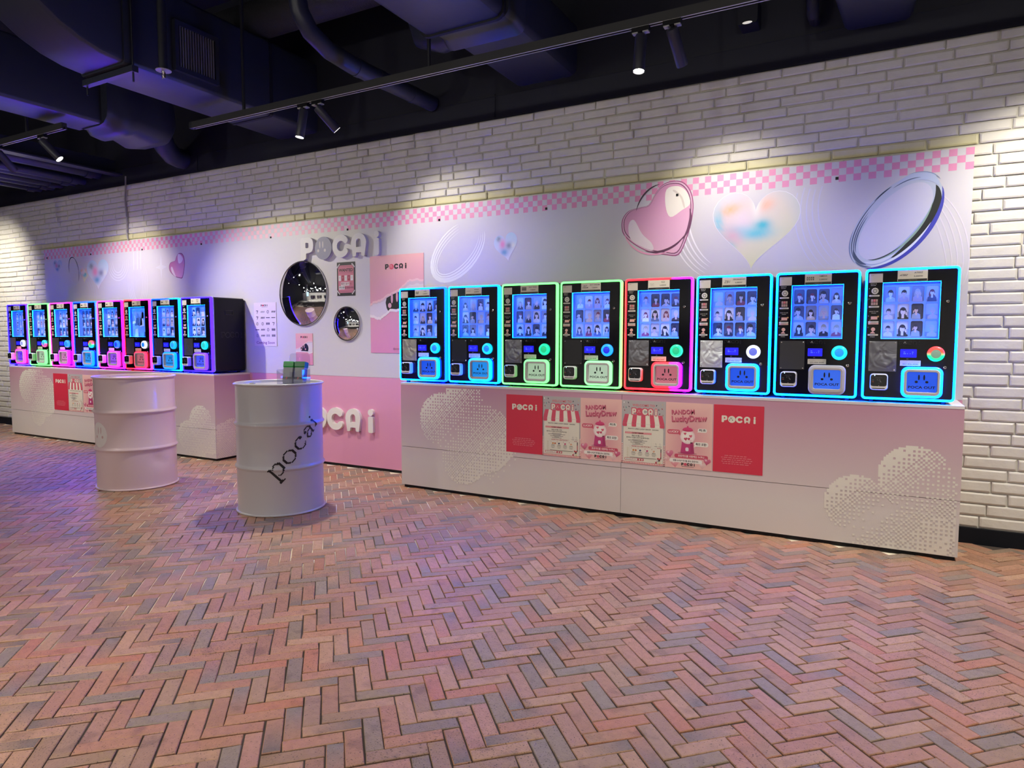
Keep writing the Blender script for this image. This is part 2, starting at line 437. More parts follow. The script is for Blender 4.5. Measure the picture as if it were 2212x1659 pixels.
o = rest.make('brick_paving', fm, floor); o['kind'] = 'stuff'

# back wall: painted brick, black band above, black skirting below
WY, WTOP, PX0, PX1, PTOP = .024, 2.912, -9.2664, .4355, 2.2801
wm = mat('painted_brick', vcol=True, rough=.5, bump=.22, bscale=30, vary=.05, vscale=18)
wall = struct(B(S('c9c5b9')).box(-13, 3.2, WY + .011, .3, 0, WTOP).make('wall_back', wm))
def wbrick(L, H, colr, rg):
    j = lambda k: rg.uniform(-k, k); nx, nz = 5, 4; dep = .0058 + j(.002)
    sk = [j(.004) for _ in range(4)]
    front = []
    for b in range(nz):
        for a in range(nx):
            u, v = (0, .035, .5, .965, 1)[a], (0, .13, .87, 1)[b]; e = (a in (0, nx - 1)) + (b in (0, nz - 1))
            x = (u - .5) * (L - .006) + (j(.0025) if a in (0, nx - 1) else 0); z = (v - .5) * (H - .005) + (j(.0018) if b in (0, nz - 1) else 0)
            if e == 2: x *= .985; z *= .94
            front.append((x, -dep + (.0035 if e == 1 else .005 if e == 2 else j(.0008)), z))
    back = [((u - .5) * L, .004, (v - .5) * H) for u, v in ((0, 0), (1, 0), (1, 1), (0, 1))]
    fs = [(b * nx + a, b * nx + a + 1, (b + 1) * nx + a + 1, (b + 1) * nx + a) for b in range(nz - 1) for a in range(nx - 1)]
    n = nx * nz; last = (nz - 1) * nx
    fs += [[n, n + 1] + list(range(nx - 1, -1, -1)), [n + 1, n + 2] + [b * nx + nx - 1 for b in range(nz - 1, -1, -1)], [n + 2, n + 3] + [last + a for a in range(nx)], [n + 3, n] + [b * nx for b in range(nz)]]
    return B().add(front + back, fs, colr)
rw = random.Random(5)
WB = [wbrick(.25, 1, None, rw) for _ in range(1)]
edges = [.09]
nc = 43
raw = [.070 - .0105 * i / nc for i in range(nc)]; k = (WTOP - .09) / sum(raw)
for h in raw: edges.append(edges[-1] + h * k)
yellow_row = min(i for i in range(nc) if (edges[i] + edges[i + 1]) / 2 > PTOP + .004)
items = []
for i in range(nc):
    z0, z1 = edges[i], edges[i + 1]; x = -12.9 + (i % 2) * .125 + rw.uniform(-.03, .03)
    while x < 3.1:
        L = rw.choice((.25, .25, .25, .255, .245, .262)) if rw.random() > .06 else .125
        cx, cz = x + L / 2, (z0 + z1) / 2; x += L
        if PX0 + .15 < cx < PX1 - .15 and z1 < PTOP - .01: continue
        s_, inn = px((cx, WY, cz))
        items.append((-s_ * L * (1 if inn else .05), cx, cz, L, z1 - z0, i == yellow_row and PX0 - .3 < cx < PX1 + .06))
items.sort()
WH, YEL = S('d6d2c8'), S('cfc9a2')
wmesh = {}
restw = B()
for n, (s_, cx, cz, L, H, yel) in enumerate(items):
    c = YEL if yel else WH; h = round(H, 3); key = (round(L, 3), round(H / .003), yel, rw.randrange(3))
    if key not in wmesh:
        bb = wbrick(L - .005, H - .005, c, rw); wmesh[key] = [bb, None]
    bb = wmesh[key]; dx, dz, dy, ro = rw.uniform(-.002, .002), rw.uniform(-.0015, .0015), rw.uniform(-.002, .002), rw.uniform(-.008, .008)
    m = Matrix.Translation((cx + dx, WY + dy + .004, cz + dz)) @ Matrix.Rotation(ro, 4, 'Y')
    if n < 300:
        if bb[1] is None: bb[1] = bb[0].mesh('brick', wm)
        o = link('brick', bb[1], wall); o.matrix_local = m
    else:
        restw.add([m @ Vector(p) for p in bb[0].v], bb[0].f, c)
o = restw.make('brick_courses', wm, wall); o['kind'] = 'stuff'
ub = B().box(-13, 3.2, WY - .004, .3, WTOP, 4.5)
for i, xx in enumerate((-6.3, -2.72, .9)):          # joints of the black boards
    ub.box(xx, xx + .006, WY - .009, WY, WTOP + .01, WTOP + .19)
ub.box(-13, 3.2, WY - .008, WY, WTOP + .17, WTOP + .176)
struct(ub.make('wall_back_upper', NAVY2))
struct(B().box(-13, 3.2, WY - .014, WY + .02, -.007, .088).make('baseboard_back', mat('black_skirting', (.004, .005, .009), .7, spec=.2)))
struct(B().box(-13, 4, -13, .3, 4.5, 4.6).make('ceiling', NAVY2))
dk = mat('dark_shop_wall', (.05, .05, .055), .7)
struct(B().box(-13.1, -13, -13, .3, 0, 4.5).make('wall_left', dk))
struct(B().box(4, 4.1, -13, .3, 0, 4.5).make('wall_right', dk))
struct(B().box(-13, 4, -13.1, -13, 0, 4.5).make('wall_front', dk))
# ------------------------------------------------------------ overhead services
def rduct(bld, path, x0, x1, h, r=.03):
    """rounded rectangular duct following (y, z of its underside, angle of the section)"""
    loops = []
    for y, z, a, e in path:
        l = []
        for p, q in rrect(x0 - e, x1 + e, -e, h + e, r, 3):
            l.append((p, y - q * sin(R(a)), z + q * cos(R(a))))
        loops.append(l)
    return bld.loft(loops, caps=(True, True))
def hangers(t, x0, x1, y, z, top=4.5):
    b = B().box(x0 - .04, x1 + .04, y - .02, y + .02, z - .042, z - .002)
    b.make('hanger_bar', NAVY, t)
    for x in (x0 - .015, x1 + .015):
        B().tube([(x, y, z - .09), (x, y, top)], .006, 6).make('hanger_rod', NAVY2, t)
# A: big duct with an elbow rising towards the shop
t = thing('air_duct', 'wide black air duct with a louvred grille and a curved rising elbow', 'duct', (-4.85, -.9, 3.07))
def put(b, name, m, tt=None, smooth=0):
    """link b, given in world coordinates, as a part of tt"""
    tt = tt or t; b.xf(Matrix.Translation(-tt.location)); return b.make(name, m, tt, smooth=smooth)
rr_ = .85; pth = [(.0195, 3.07, 0, 0), (-.55, 3.07, 0, 0)]
b = B(); rduct(b, pth + [(-1.72, 3.07, 0, 0)], -5.1, -4.6, .62); put(b, 'duct_body', NAVY, smooth=30)
b = B(); el = []
for i in range(9):
    a = i * 9.5; el.append((-1.74 - rr_ * sin(R(a)) - .05, 3.07 + rr_ * (1 - cos(R(a))), a * -1, 0))
rduct(b, [(-1.72, 3.07, 0, .012), (-1.79, 3.07, 0, .012)] + [(y, z, a, 0) for y, z, a, e in el], -5.1, -4.6, .62); put(b, 'duct_elbow', NAVY, smooth=30)
b = B(); rduct(b, [(-.5, 3.07, 0, .006), (-.53, 3.07, 0, .006)], -5.1, -4.6, .62); put(b, 'flange', NAVY2)
g = B(); zz0, zz1, y0, y1 = 3.14, 3.50, -1.42, -1.05
g.prism(rect(y0, y1, zz0, zz1), -4.6, -4.565, [rect(y0 + .03, y1 - .03, zz0 + .035, zz1 - .035)], axis='x'); put(g, 'grille_frame', NAVY)
put(B().box(-4.598, -4.592, y0 + .02, y1 - .02, zz0 + .02, zz1 - .02), 'grille_back', NAVY2)
for i in range(14):
    y = y0 + .045 + i * (y1 - y0 - .09) / 13
    put(B().box(-4.59, -4.57, y - .003, y + .003, zz0 + .035, zz1 - .035), 'slat', mat('grille_slat', (.22, .22, .25), .45))
# its trapeze hanger, resting on rods
t = thing('duct_hanger', 'black trapeze hanger under the wide elbowed duct', 'hanger', (-4.85, -1.74, 3.02))
put(B().box(-5.15, -4.55, -1.762, -1.718, 3.012, 3.054), 'hanger_bar', NAVY)
for x in (-5.125, -4.575): put(B().tube([(x, -1.74, 2.95), (x, -1.74, 4.5)], .007, 6), 'hanger_rod', NAVY2)
# B: left duct with a swollen flexible end
t = thing('air_duct', 'long black air duct at far left ending in a rounded boot above the wall', 'duct', (-6.1, -.9, 3.02))
b = B(); rduct(b, [(-3.9, 3.02, 0, 0), (-1.16, 3.02, 0, 0)], -6.32, -5.92, .5); put(b, 'duct_body', NAVY, smooth=30)
b = B(); rduct(b, [(-1.18, 3.02, 0, .01), (-1.12, 3.02, 0, .01), (-1.08, 3.005, 0, .03), (-.98, 3.0, 0, .04), (-.9, 3.01, 0, .02), (-.75, 3.0, 0, .05), (-.6, 3.02, 0, .04), (-.52, 3.08, 8, 0), (-.47, 3.2, 20, -.05)], -6.3, -5.84, .5, .12); put(b, 'duct_boot', NAVY, smooth=60)
put(B().tube([(-6.2, -.62, 3.5), (-6.28, -.42, 3.25), (-6.42, -.26, 3.12), (-6.5, -.12, 3.07), (-6.5, -.05, 3.06), (-6.5, .016, 3.06)], .1, 14), 'branch_pipe', NAVY, smooth=50)
# C: middle duct, wide near part with a collar, narrower end in the wall
t = thing('air_duct', 'shiny dark air duct in the middle with a bolted collar, running into the wall', 'duct', (-2.25, -.9, 3.1))
b = B(); rduct(b, [(-4.0, 3.1, 0, 0), (-1.06, 3.1, 0, 0)], -2.62, -2.03, .45, .06); put(b, 'duct_body', NAVY, smooth=30)
b = B(); rduct(b, [(-1.075, 3.1, 0, .012), (-1.05, 3.1, 0, .012)], -2.62, -2.03, .45, .06); put(b, 'collar', NAVY2)
b = B(); rduct(b, [(-1.05, 3.1, 0, 0), (-.95, 3.1, 0, 0), (-.86, 3.085, 0, .015), (-.8, 3.1, 0, -.02), (.0195, 3.1, 0, -.02)], -2.56, -2.0, .42, .06); put(b, 'duct_end', NAVY, smooth=30)
put(B().tube([(-2.59, -.62, 3.32), (-2.78, -.6, 3.3), (-2.95, -.58, 3.36), (-3.02, -.56, 3.55), (-3.02, -.55, 3.705)], .095, 14), 'branch_pipe', NAVY, smooth=50)
# D: round pipe dropping then turning to the wall
t = thing('vent_pipe', 'round black pipe dropping from the ceiling and bending into the wall', 'pipe', (-3.4, -.6, 3.15))
p = [(-3.5, -1.27, 4.5), (-3.5, -1.27, 3.5), (-3.495, -1.25, 3.38), (-3.475, -1.18, 3.27), (-3.44, -1.04, 3.19), (-3.40, -.85, 3.15), (-3.36, -.6, 3.13), (-3.3, .0, 3.115)]
put(B().tube(p, .062, 16), 'pipe', NAVY, smooth=50)
for q, d in ((5, .1), (6, .0), (6, .3)):
    a = Vector(p[q]).lerp(Vector(p[min(q + 1, 7)]), d * 2); c = (Vector(p[7]) - Vector(p[5])).normalized() * .022
    put(B().tube([a - c, a + c], .066, 16), 'coupling', NAVY, smooth=40)
# E: stub duct at the right
t = thing('air_duct', 'short square black duct end entering the wall near the upper right corner', 'duct', (-.07, -.4, 3.06))
b = B(); rduct(b, [(-1.2, 3.3, 25, .02), (-.8, 3.14, 12, .02), (-.62, 3.08, 4, .05), (-.5, 3.06, 0, .03), (.0195, 3.06, 0, 0)], -.26, .11, .4, .05); put(b, 'duct_body', NAVY, smooth=40)
t = thing('vent_pipe', 'thin black pipe stub on the wall left of the short square duct', 'pipe', (-.42, -.05, 3.13))
put(B().tube([(-.42, .02, 3.16), (-.42, -.12, 3.14), (-.42, -.18, 3.2), (-.42, -.2, 4.5)], .035, 12), 'pipe', NAVY2, smooth=50)
# large insulated pipe in the background, parallel to the wall
t = thing('insulated_pipe', 'large rough black insulated pipe running parallel to the wall behind the round pipe', 'pipe', (-4, -.55, 3.86))
put(B().tube([(-7.5, -.55, 3.86), (-2.75, -.55, 3.86)], .15, 20), 'pipe', mat('insulation', (.03, .03, .036), .7, bump=.5, bscale=70), smooth=50)
# lower left pipe rack
for i, (x, z, rad, lb) in enumerate(((-8.06, 3.09, .062, 'nearest of six parallel black pipes at the left, beside the steel beam'), (-8.36, 3.04, .05, 'second of six parallel black pipes counted from the steel beam'),
        (-8.56, 3.04, .045, 'third of six parallel black pipes counted from the steel beam'), (-8.84, 3.04, .045, 'fourth of six parallel black pipes counted from the steel beam'),
        (-9.03, 3.035, .04, 'fifth of six parallel black pipes counted from the steel beam'), (-9.31, 3.04, .04, 'farthest of six parallel black pipes, away from the steel beam'))):
    t = thing('service_pipe', lb, 'pipe', (x, -1.5, z), 'parallel pipes at the far left')
    put(B().tube([(x, .0195, z), (x, -3.6, z)], rad, 14), 'pipe', NAVY, smooth=50)
    put(B().tube([(x, -.06, z), (x, -.14, z)], rad + .012, 14), 'coupling', NAVY, smooth=40)
t = thing('steel_beam', 'dark steel channel beam beside the parallel pipes with a vertical post', 'beam', (-7.66, -1, 3.03))
put(B().box(-7.74, -7.6, -2.9, .02, 3.02, 3.035).box(-7.74, -7.73, -2.9, .02, 3.02, 3.2), 'beam_channel', NAVY)
put(B().box(-7.74, -7.6, -1.62, -1.5, 3.0, 4.5).box(-7.6, -7.55, -1.62, -1.6, 3.0, 4.5), 'post', NAVY)
# sprinkler
t = thing('sprinkler', 'ceiling sprinkler with a pale round plate and glass bulb under the big grille', 'sprinkler', (-4.42, -1.62, 3.0))
put(B().tube([(-4.42, -1.62, 3.04), (-4.42, -1.62, 4.5)], .03, 10), 'drop_pipe', NAVY2, smooth=50)
put(B().lathe([(.006, 0), (.05, .004), (.052, .008), (.02, .014)], 20, (-4.42, -1.62, 3.03)), 'escutcheon', mat('grey_plate', (.3, .3, .32), .4))
put(B().lathe([(.009, -.04), (.012, -.03), (.006, -.02), (.012, 0)], 10, (-4.42, -1.62, 3.03)).box(-4.436, -4.432, -1.624, -1.616, 2.985, 3.03).box(-4.408, -4.404, -1.624, -1.616, 2.985, 3.03), 'sprinkler_head', CHROME)

# lighting tracks and lamps
def track(name, label, x0, x1, y, z, rods):  # rods: (x, top)
    t = thing(name, label, 'lighting track', ((x0 + x1) / 2, y, z))
    b = B(); s = .021
    b.prism([(y - s, z - .016), (y - .006, z - .016), (y - .006, z + .004), (y + .006, z + .004), (y + .006, z - .016), (y + s, z - .016), (y + s, z + .034), (y - s, z + .034)], x0, x1, axis='x')
    put(b, 'rail', mat('track_black', (.03, .03, .032), .45), t)
    for d in (-.0135, .0135): put(B().box(x0 + .01, x1 - .01, y + d - .0035, y + d + .0035, z - .0175, z - .0155), 'conductor_strip', mat('track_edge', (.6, .6, .6), .35, .6), t)
    for x, top in rods: put(B().tube([(x, y, z + .03), (x, y, top)], .013, 8), 'rod', NAVY2, t)
    put(B().box(x0 - .03, x0, y - s, y + s, z - .016, z + .034), 'end_cap', NAVY2, t)
track('lighting_track', 'long black lighting track crossing the ceiling in front of the brick wall', -5.06, 2.6, TRACK_Y, TRACK_Z, ((-4.45, 4.5), (-2.67, 4.5), (-.75, 4.5), (1.6, 4.5)))
track('lighting_track', 'short black lighting track at the upper left beside the steel post', -10.4, -6.02, TRACK_Y2, TRACK_Z, ((-6.6, 4.5), (-8.2, 4.5), (-9.6, 4.5)))
LL = ['vertical black barrel spotlight of the pair over the POCA i letters', 'tilted black barrel spotlight of the pair over the POCA i letters',
      'black spotlight with its lit lens showing, of the pair over the right machines', 'dark blue black spotlight tilted to the wall, of the pair over the right machines',
      'square headed black spotlight with bright lens near the steel post at upper left', 'small black spotlight at the left edge with a bright lower rim',
      'black spotlight beyond the right edge turned to the brick wall', 'black spotlight beyond the right edge turned to the floor',
      'black spotlight on the short track turned to the far brick wall', 'black spotlight on the short track turned to the far counter']
def fixture(i, mx, my, aim, W, ang):
    t = thing('track_spotlight', LL[i], 'spotlight', (mx, my, TRACK_Z - .016), 'spotlights on the lighting tracks')
    piv = Vector((mx, my, TRACK_Z - .07)); d = (Vector(aim) - piv).normalized()
    put(B().box(mx - .05, mx + .05, my - .016, my + .016, TRACK_Z - .042, TRACK_Z - .012), 'adapter', BLACK, t)
    for s in (-1, 1): put(B().box(mx + s * .03 - .016, mx + s * .03 + .016, my - .0165, my + .0165, TRACK_Z - .05, TRACK_Z - .043), 'adapter_clip', mat('clip_grey', (.4, .4, .4), .4), t)
    put(B().tube([(mx, my, TRACK_Z - .042), piv + Vector((0, 0, -.004))], .008, 8), 'stem', BLACK, t)
    a, e = piv - d * .012, piv + d * .195
    bar = B().tube([a, a + d * .003, a + d * .012, e - d * .004, e], [.014, .030, .033, .033, .0315], 20, caps=(True, False))
    put(bar, 'barrel', mat('barrel_black', (.03, .03, .045), .42), t, smooth=40)
    put(B().tube([e - d * .009, e - d * .006], .029, 20), 'lens', lamp_glow((1, .95, .84), 40), t)
    spot('lamp', tuple(e + d * .012), aim, W, ang, 1.0)
for i, l in enumerate(LAMPS): fixture(i, *l)
t = thing('box_spotlight', 'small dark box lamp high on the black wall at the upper right', 'spotlight', (-.80, -.06, 3.2))
put(B().prism(rrect(-.86, -.74, 3.17, 3.33, .015), -.12, .02), 'lamp_body', NAVY2)
put(B().prism(ell(-.8, 3.176, .03, .008, 14), -.122, -.119), 'lens', lamp_glow((1, .95, .84), .6))
# cable down the wall
tag(B().tube([(-7.53, WY - .012, 3.0), (-7.525, WY - .02, 2.9), (-7.54, WY - .022, 2.75), (-7.52, WY - .022, 2.5), (-7.535, WY - .02, 2.38), (-7.525, WY - .012, PTOP)], .009, 8).make('cable', mat('cable_grey', (.33, .31, .29), .6)), 'grey cable hanging down the white brick wall above the left machines', 'cable')
# ------------------------------------------------------------ printed wall panel, counters
def place(b, name, m, label, cat, org, group=None, smooth=0):
    """b is in world coordinates: link it with its origin at org"""
    b.xf(Matrix.Translation(-Vector(org))); o = b.make(name, m, None, org, smooth); return tag(o, label, cat, group)
def spline(pts, n=4):
    o = []; m = len(pts)
    for i in range(m):
        p0, p1, p2, p3 = [Vector(pts[(i + k) % m]) for k in (-1, 0, 1, 2)]
        for k in range(n):
            t = k / n
            q = .5 * ((2 * p1) + (-p0 + p2) * t + (2 * p0 - 5 * p1 + 4 * p2 - p3) * t * t + (-p0 + 3 * p1 - 3 * p2 + p3) * t ** 3)
            o.append((q.x, q.y))
    return o
def inset(pts, k, cx=None, cz=None):
    cx = sum(p[0] for p in pts) / len(pts) if cx is None else cx; cz = sum(p[1] for p in pts) / len(pts) if cz is None else cz
    return [(cx + (a - cx) * k, cz + (b - cz) * k) for a, b in pts]
def mixc(a, b, t):
    t = max(0, min(1, t)); return tuple(x + (y - x) * t for x, y in zip(a, b))
def band(d, cx, cz, rx, rz, rot, a0, a1, w0, w1, c, l=1, n=24, zmax=9):
    """a crescent stroke along an ellipse, width swelling from 0 to w1 and back (w0 = offset)"""
    c_, s_ = cos(R(rot)), sin(R(rot)); out = []; inn = []
    for i in range(n + 1):
        t = i / n; a = R(a0 + (a1 - a0) * t); ww = w1 * sin(pi * t) ** .7
        for lst, k in ((out, w0 + ww / 2), (inn, w0 - ww / 2)):
            x, z = (rx + k) * cos(a), (rz + k) * sin(a); lst.append((cx + x * c_ - z * s_, cz + x * s_ + z * c_))
    for i in range(n):
        if max(out[i][1], out[i + 1][1]) < zmax: d.p([out[i], out[i + 1], inn[i + 1], inn[i]], c, l)
PT = thing('graphic_wall_panel', 'long white and pink printed wall panel with a pink checkered top band', 'wall panel', (-4.4, 0, 0))
WHT = mat('panel_white', (.62, .60, .625), .42, bump=.03, bscale=200)
PINKB = mat('panel_pink', (.72, .32, .47), .5)
put(B().box(PX0, PX1, 0, .012, .838, PTOP), 'upper_board', WHT, PT)
put(B().box(PX0, PX1, 0, .012, .022, .8365), 'lower_board', PINKB, PT)
put(B().box(PX0, PX1, .002, .012, 0, .022), 'toe_strip', BLACK, PT)
ck = D(); q = .04065; n = int((PX1 - PX0) / q) + 1
for i in range(n):
    for j in range(3):
        if (i + j) % 2: continue
        x1 = PX1 - i * q; x0 = max(x1 - q, PX0); xm = (x0 + x1) / 2
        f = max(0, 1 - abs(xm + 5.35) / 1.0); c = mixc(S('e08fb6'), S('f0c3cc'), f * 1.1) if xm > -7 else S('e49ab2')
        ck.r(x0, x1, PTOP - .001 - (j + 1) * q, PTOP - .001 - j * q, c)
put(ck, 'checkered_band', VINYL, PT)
for x in (-9.2, -8.251, -7.257, -6.248, -5.22, -4.239, -3.238, -2.254, -1.255, -.265):
    zb = 2.158 + .03 * abs(sin(x * 3)); put(B().box(x - .0085, x + .0085, -.0035, .002, zb - .0085, zb + .0085).box(x - .005, x + .005, -.0055, -.0035, zb - .005, zb + .005), 'bolt', BLACK, PT)
g = D(-.0006)
# pink glass heart
hp = spline([(-1.455, 2.128), (-1.41, 2.2), (-1.36, 2.255), (-1.296, 2.274), (-1.22, 2.262), (-1.165, 2.2), (-1.142, 2.105), (-1.152, 1.99), (-1.185, 1.87), (-1.238, 1.767), (-1.33, 1.772), (-1.45, 1.80), (-1.56, 1.86), (-1.635, 1.93), (-1.654, 1.991), (-1.645, 2.05), (-1.60, 2.098), (-1.52, 2.115)])
g.p(hp, S('9c4f7c'), 1); g.p(inset(hp, .972), S('dcb4cc'), 2); g.p(inset(hp, .94), S('7d4466'), 3)
g.blob(inset(hp, .915), lambda u, v: mixc(S('eab9d3'), S('cf8db4'), .5 + .5 * v - .3 * u), 4)
g.p(spline([(-1.60, 2.0), (-1.585, 1.9), (-1.50, 1.84), (-1.42, 1.81), (-1.43, 1.86), (-1.50, 1.93), (-1.56, 2.03)]), S('e8dbe2'), 5)
g.p(spline([(-1.33, 2.22), (-1.25, 2.235), (-1.19, 2.19), (-1.165, 2.11), (-1.22, 2.07), (-1.30, 2.03), (-1.335, 2.11)]), S('efeadf'), 5)
g.p(spline([(-1.27, 2.21), (-1.22, 2.16), (-1.20, 2.09), (-1.21, 2.09), (-1.235, 2.16), (-1.285, 2.205)]), S('d9d0c4'), 6)
band(g, -1.40, 2.0, .24, .22, 0, 195, 300, 0, .012, S('f0a6c8'), 6.2); band(g, -1.40, 2.0, .225, .2, 0, 250, 330, .004, .016, S('5c2b4c'), 6.4)
band(g, -1.40, 2.02, .24, .235, 0, -40, 15, 0, .02, S('6d3a5c'), 6.6); band(g, -1.36, 2.03, .18, .22, 0, 95, 165, .012, .012, S('3b2038'), 6.8)
# iridescent heart
def irid(u, v):
    e = math.exp; base = mixc(S('dcc6d0'), S('dedeb4'), .6 - .5 * v + .3 * u)
    base = mixc(base, S('e4d4da'), e(-((u + .3) ** 2 / .10 + (v - .25) ** 2 / .10)))
    base = mixc(base, S('3fb9c8'), 1.1 * e(-((u - .16) ** 2 / .035 + (v - .12) ** 2 / .02)))
    base = mixc(base, S('62c6d2'), e(-((u - .02) ** 2 / .14 + (v + .08) ** 2 / .022)))
    base = mixc(base, S('8fd0d8'), .8 * e(-((u + .45) ** 2 / .10 + (v - .0 + .0) ** 2 / .02)))
    base = mixc(base, S('efb27c'), .95 * e(-((u + .62) ** 2 / .06 + (v - .70 - .2 * u) ** 2 / .014)))
    base = mixc(base, S('efb494'), .85 * e(-((u - .22 - .3 * (v - .6)) ** 2 / .03 + (v - .62) ** 2 / .02)))
    base = mixc(base, S('60c0d4'), e(-((u + .88) ** 2 / .010 + (v - .25) ** 2 / .10)))
    base = mixc(base, S('e6a8b8'), .8 * e(-((u + .55) ** 2 / .05 + (v + .12) ** 2 / .05)))
    base = mixc(base, S('70cbd0'), .9 * e(-((u + .60) ** 2 / .012 + (v + .42) ** 2 / .05)))
    base = mixc(base, S('ecebe2'), .9 * e(-((u - .02) ** 2 / .012 + (v - .62) ** 2 / .10)))
    rim = max(0, (u * u + (v * .9) ** 2) - .62); return mixc(base, S('c4d0d6'), rim)
h2 = heart(-.745, 1.895, .54, .50, -3, 48)
g.p(inset(h2, 1.012), S('e9e6ee'), 1); g.blob(h2, irid, 2, 12)
# swirls of clear glass
for k in range(5):
    band(g, -.98, 1.95, .18 + k * .03, .30 + k * .02, 20, 120, 230, 0, .01, S('f2f0f4'), .5, zmax=2.15)
    band(g, -.05, 1.95, .30 + k * .035, .38 + k * .03, 25, 95, 210, 0, .008, S('cfcfe0'), .5, zmax=2.15)
    band(g, .24, 1.75, .06 + k * .03, .26 + k * .02, 15, -60, 80, 0, .007, S('dcd6de'), .5, zmax=2.15)
# chrome ring at the right
RL = 0; rc = (.055, 1.89); RX, RZ, RO = .30, .165, 52
g.p(ell(*rc, RX + .012, RZ + .012, 40, RO), S('bcc6d6'), 1); g.p(ell(*rc, RX - .04, RZ - .036, 40, RO), S('cdcddd'), 2)
for a0, a1, o, w_, c in ((-172, -18, -.012, .075, 'a9b7dc'), (-128, -14, -.012, .052, '0f1512'), (-160, -40, -.036, .012, '8fae9a'), (-165, -22, .014, .026, '3a3fae'), (-165, -70, .0, .014, 'dfe6f4'), (-172, -120, -.022, .02, 'd5dcec'), (-168, -110, -.04, .008, '2a3442'),
                         (75, 175, .0, .006, '3a4a66'), (95, 170, -.012, .005, '32425c'), (100, 160, -.022, .007, '4d5f80'), (120, 175, .012, .006, '7284a4'), (150, 195, -.01, .02, '44546e'), (172, 205, .004, .010, '5a6c88'),
                         (-18, 55, .0, .05, 'b6c4de'), (-12, 40, .022, .006, '8fa0bf'), (20, 60, -.01, .006, '4f6080'), (60, 84, .004, .008, '2c3a52')):
    RL = 3 if RL == 0 else RL + .13; band(g, *rc, RX, RZ, RO, a0, a1, o, w_, S(c), RL)
# small iridescent hearts
def irid2(u, v):
    b = mixc(S('b9d4e2'), S('e9e4ea'), .5 - .5 * v)
    b = mixc(b, S('e892bd'), 1.1 * math.exp(-((u + .25) ** 2 / .06 + (v - .2) ** 2 / .12)))
    b = mixc(b, S('5f9ecb'), 1.0 * math.exp(-((u + .1) ** 2 / .1 + (v + .35) ** 2 / .06)))
    b = mixc(b, S('6d6b86'), .8 * math.exp(-((u - .3) ** 2 / .06 + (v - .1) ** 2 / .05)))
    b = mixc(b, S('e8e6dc'), .9 * math.exp(-((u - .66) ** 2 / .02 + (v - .1) ** 2 / .03)))
    return mixc(b, S('5d6478'), .8 * math.exp(-((u + .6) ** 2 / .03 + (v - .6) ** 2 / .03)))
def sheart(x, z, w_, h, ro, fn=irid2, l=2):
    g.p(heart(x, z, w_ * 1.05, h * 1.05, ro), S('cfc6d4'), l - 1); g.blob(heart(x, z, w_, h, ro), fn, l)
sheart(-2.6, 1.90, .21, .22, 10)
sheart(-8.97, 2.055, .20, .17, 0, lambda u, v: tuple(c * .8 for c in irid2(u, v)))
sheart(-8.40, 1.93, .21, .19, -4, irid, 2); sheart(-8.12, 1.925, .44, .35, 0, irid2, 4)
for a0, a1, o, w_, c in ((40, 180, 0, .014, '3c4250'), (60, 150, .012, .008, 'e4e4ee'), (-20, 60, 0, .012, '565c6c'), (180, 300, 0, .006, 'cfd2de'), (-60, 0, .0, .01, '4a5060')):
    band(g, -8.62, 1.99, .10, .17, 15, a0, a1, o, w_, S(c), 1)
for k in range(4):
    band(g, -7.72, 2.05, .10 + k * .035, .12 + k * .03, 0, 170, 370, 0, .010, S('dfdee2'), .5, zmax=2.15)
    band(g, -7.36, 1.80, .09 + k * .03, .20 + k * .025, 0, -230, 50, 0, .009, S('dddce0'), .5, zmax=2.15)
    band(g, -8.6, 1.75, .30 + k * .05, .22 + k * .03, -15, -40, 130, 0, .008, S('cdcfdc'), .5, zmax=2.15)
    band(g, -3.06, 1.90, .25 + k * .018, .12 + k * .022, 40, 60, 345, 0, .010 + .004 * k, S('eef0ec'), .5, zmax=2.15)
for x in (-7.43, -7.36, -7.30): g.p([(x, 1.95), (x + .014, 1.95), (x + .02, 2.15), (x + .006, 2.15)], S('dddce0'), 1)
st4 = []
for k in range(8):
    r_ = .115 if k % 2 == 0 else .028; st4.append((-6.93 + r_ * .85 * sin(k * pi / 4), 1.955 + r_ * 1.2 * cos(k * pi / 4)))
g.p(st4, S('d5d4dc'), 1)
hq = [(-6.66 + (a + 1.40) * .52, 1.955 + (b - 2.02) * .53) for a, b in hp]
g.p(hq, S('8f5680'), 1); g.blob(inset(hq, .93), lambda u, v: mixc(S('d89fc4'), S('b86f9f'), .5 + .4 * v - .4 * u), 2)
g.p(spline([(-6.70 + .06, 2.07), (-6.60, 2.075), (-6.555, 2.03), (-6.58, 1.99), (-6.63, 1.985)]), S('e4d8e4'), 3); g.p(spline([(-6.76, 1.93), (-6.73, 1.87), (-6.68, 1.84), (-6.70, 1.88), (-6.74, 1.95)]), S('e0d0de'), 3)
put(g, 'printed_graphics', VINYL, PT)

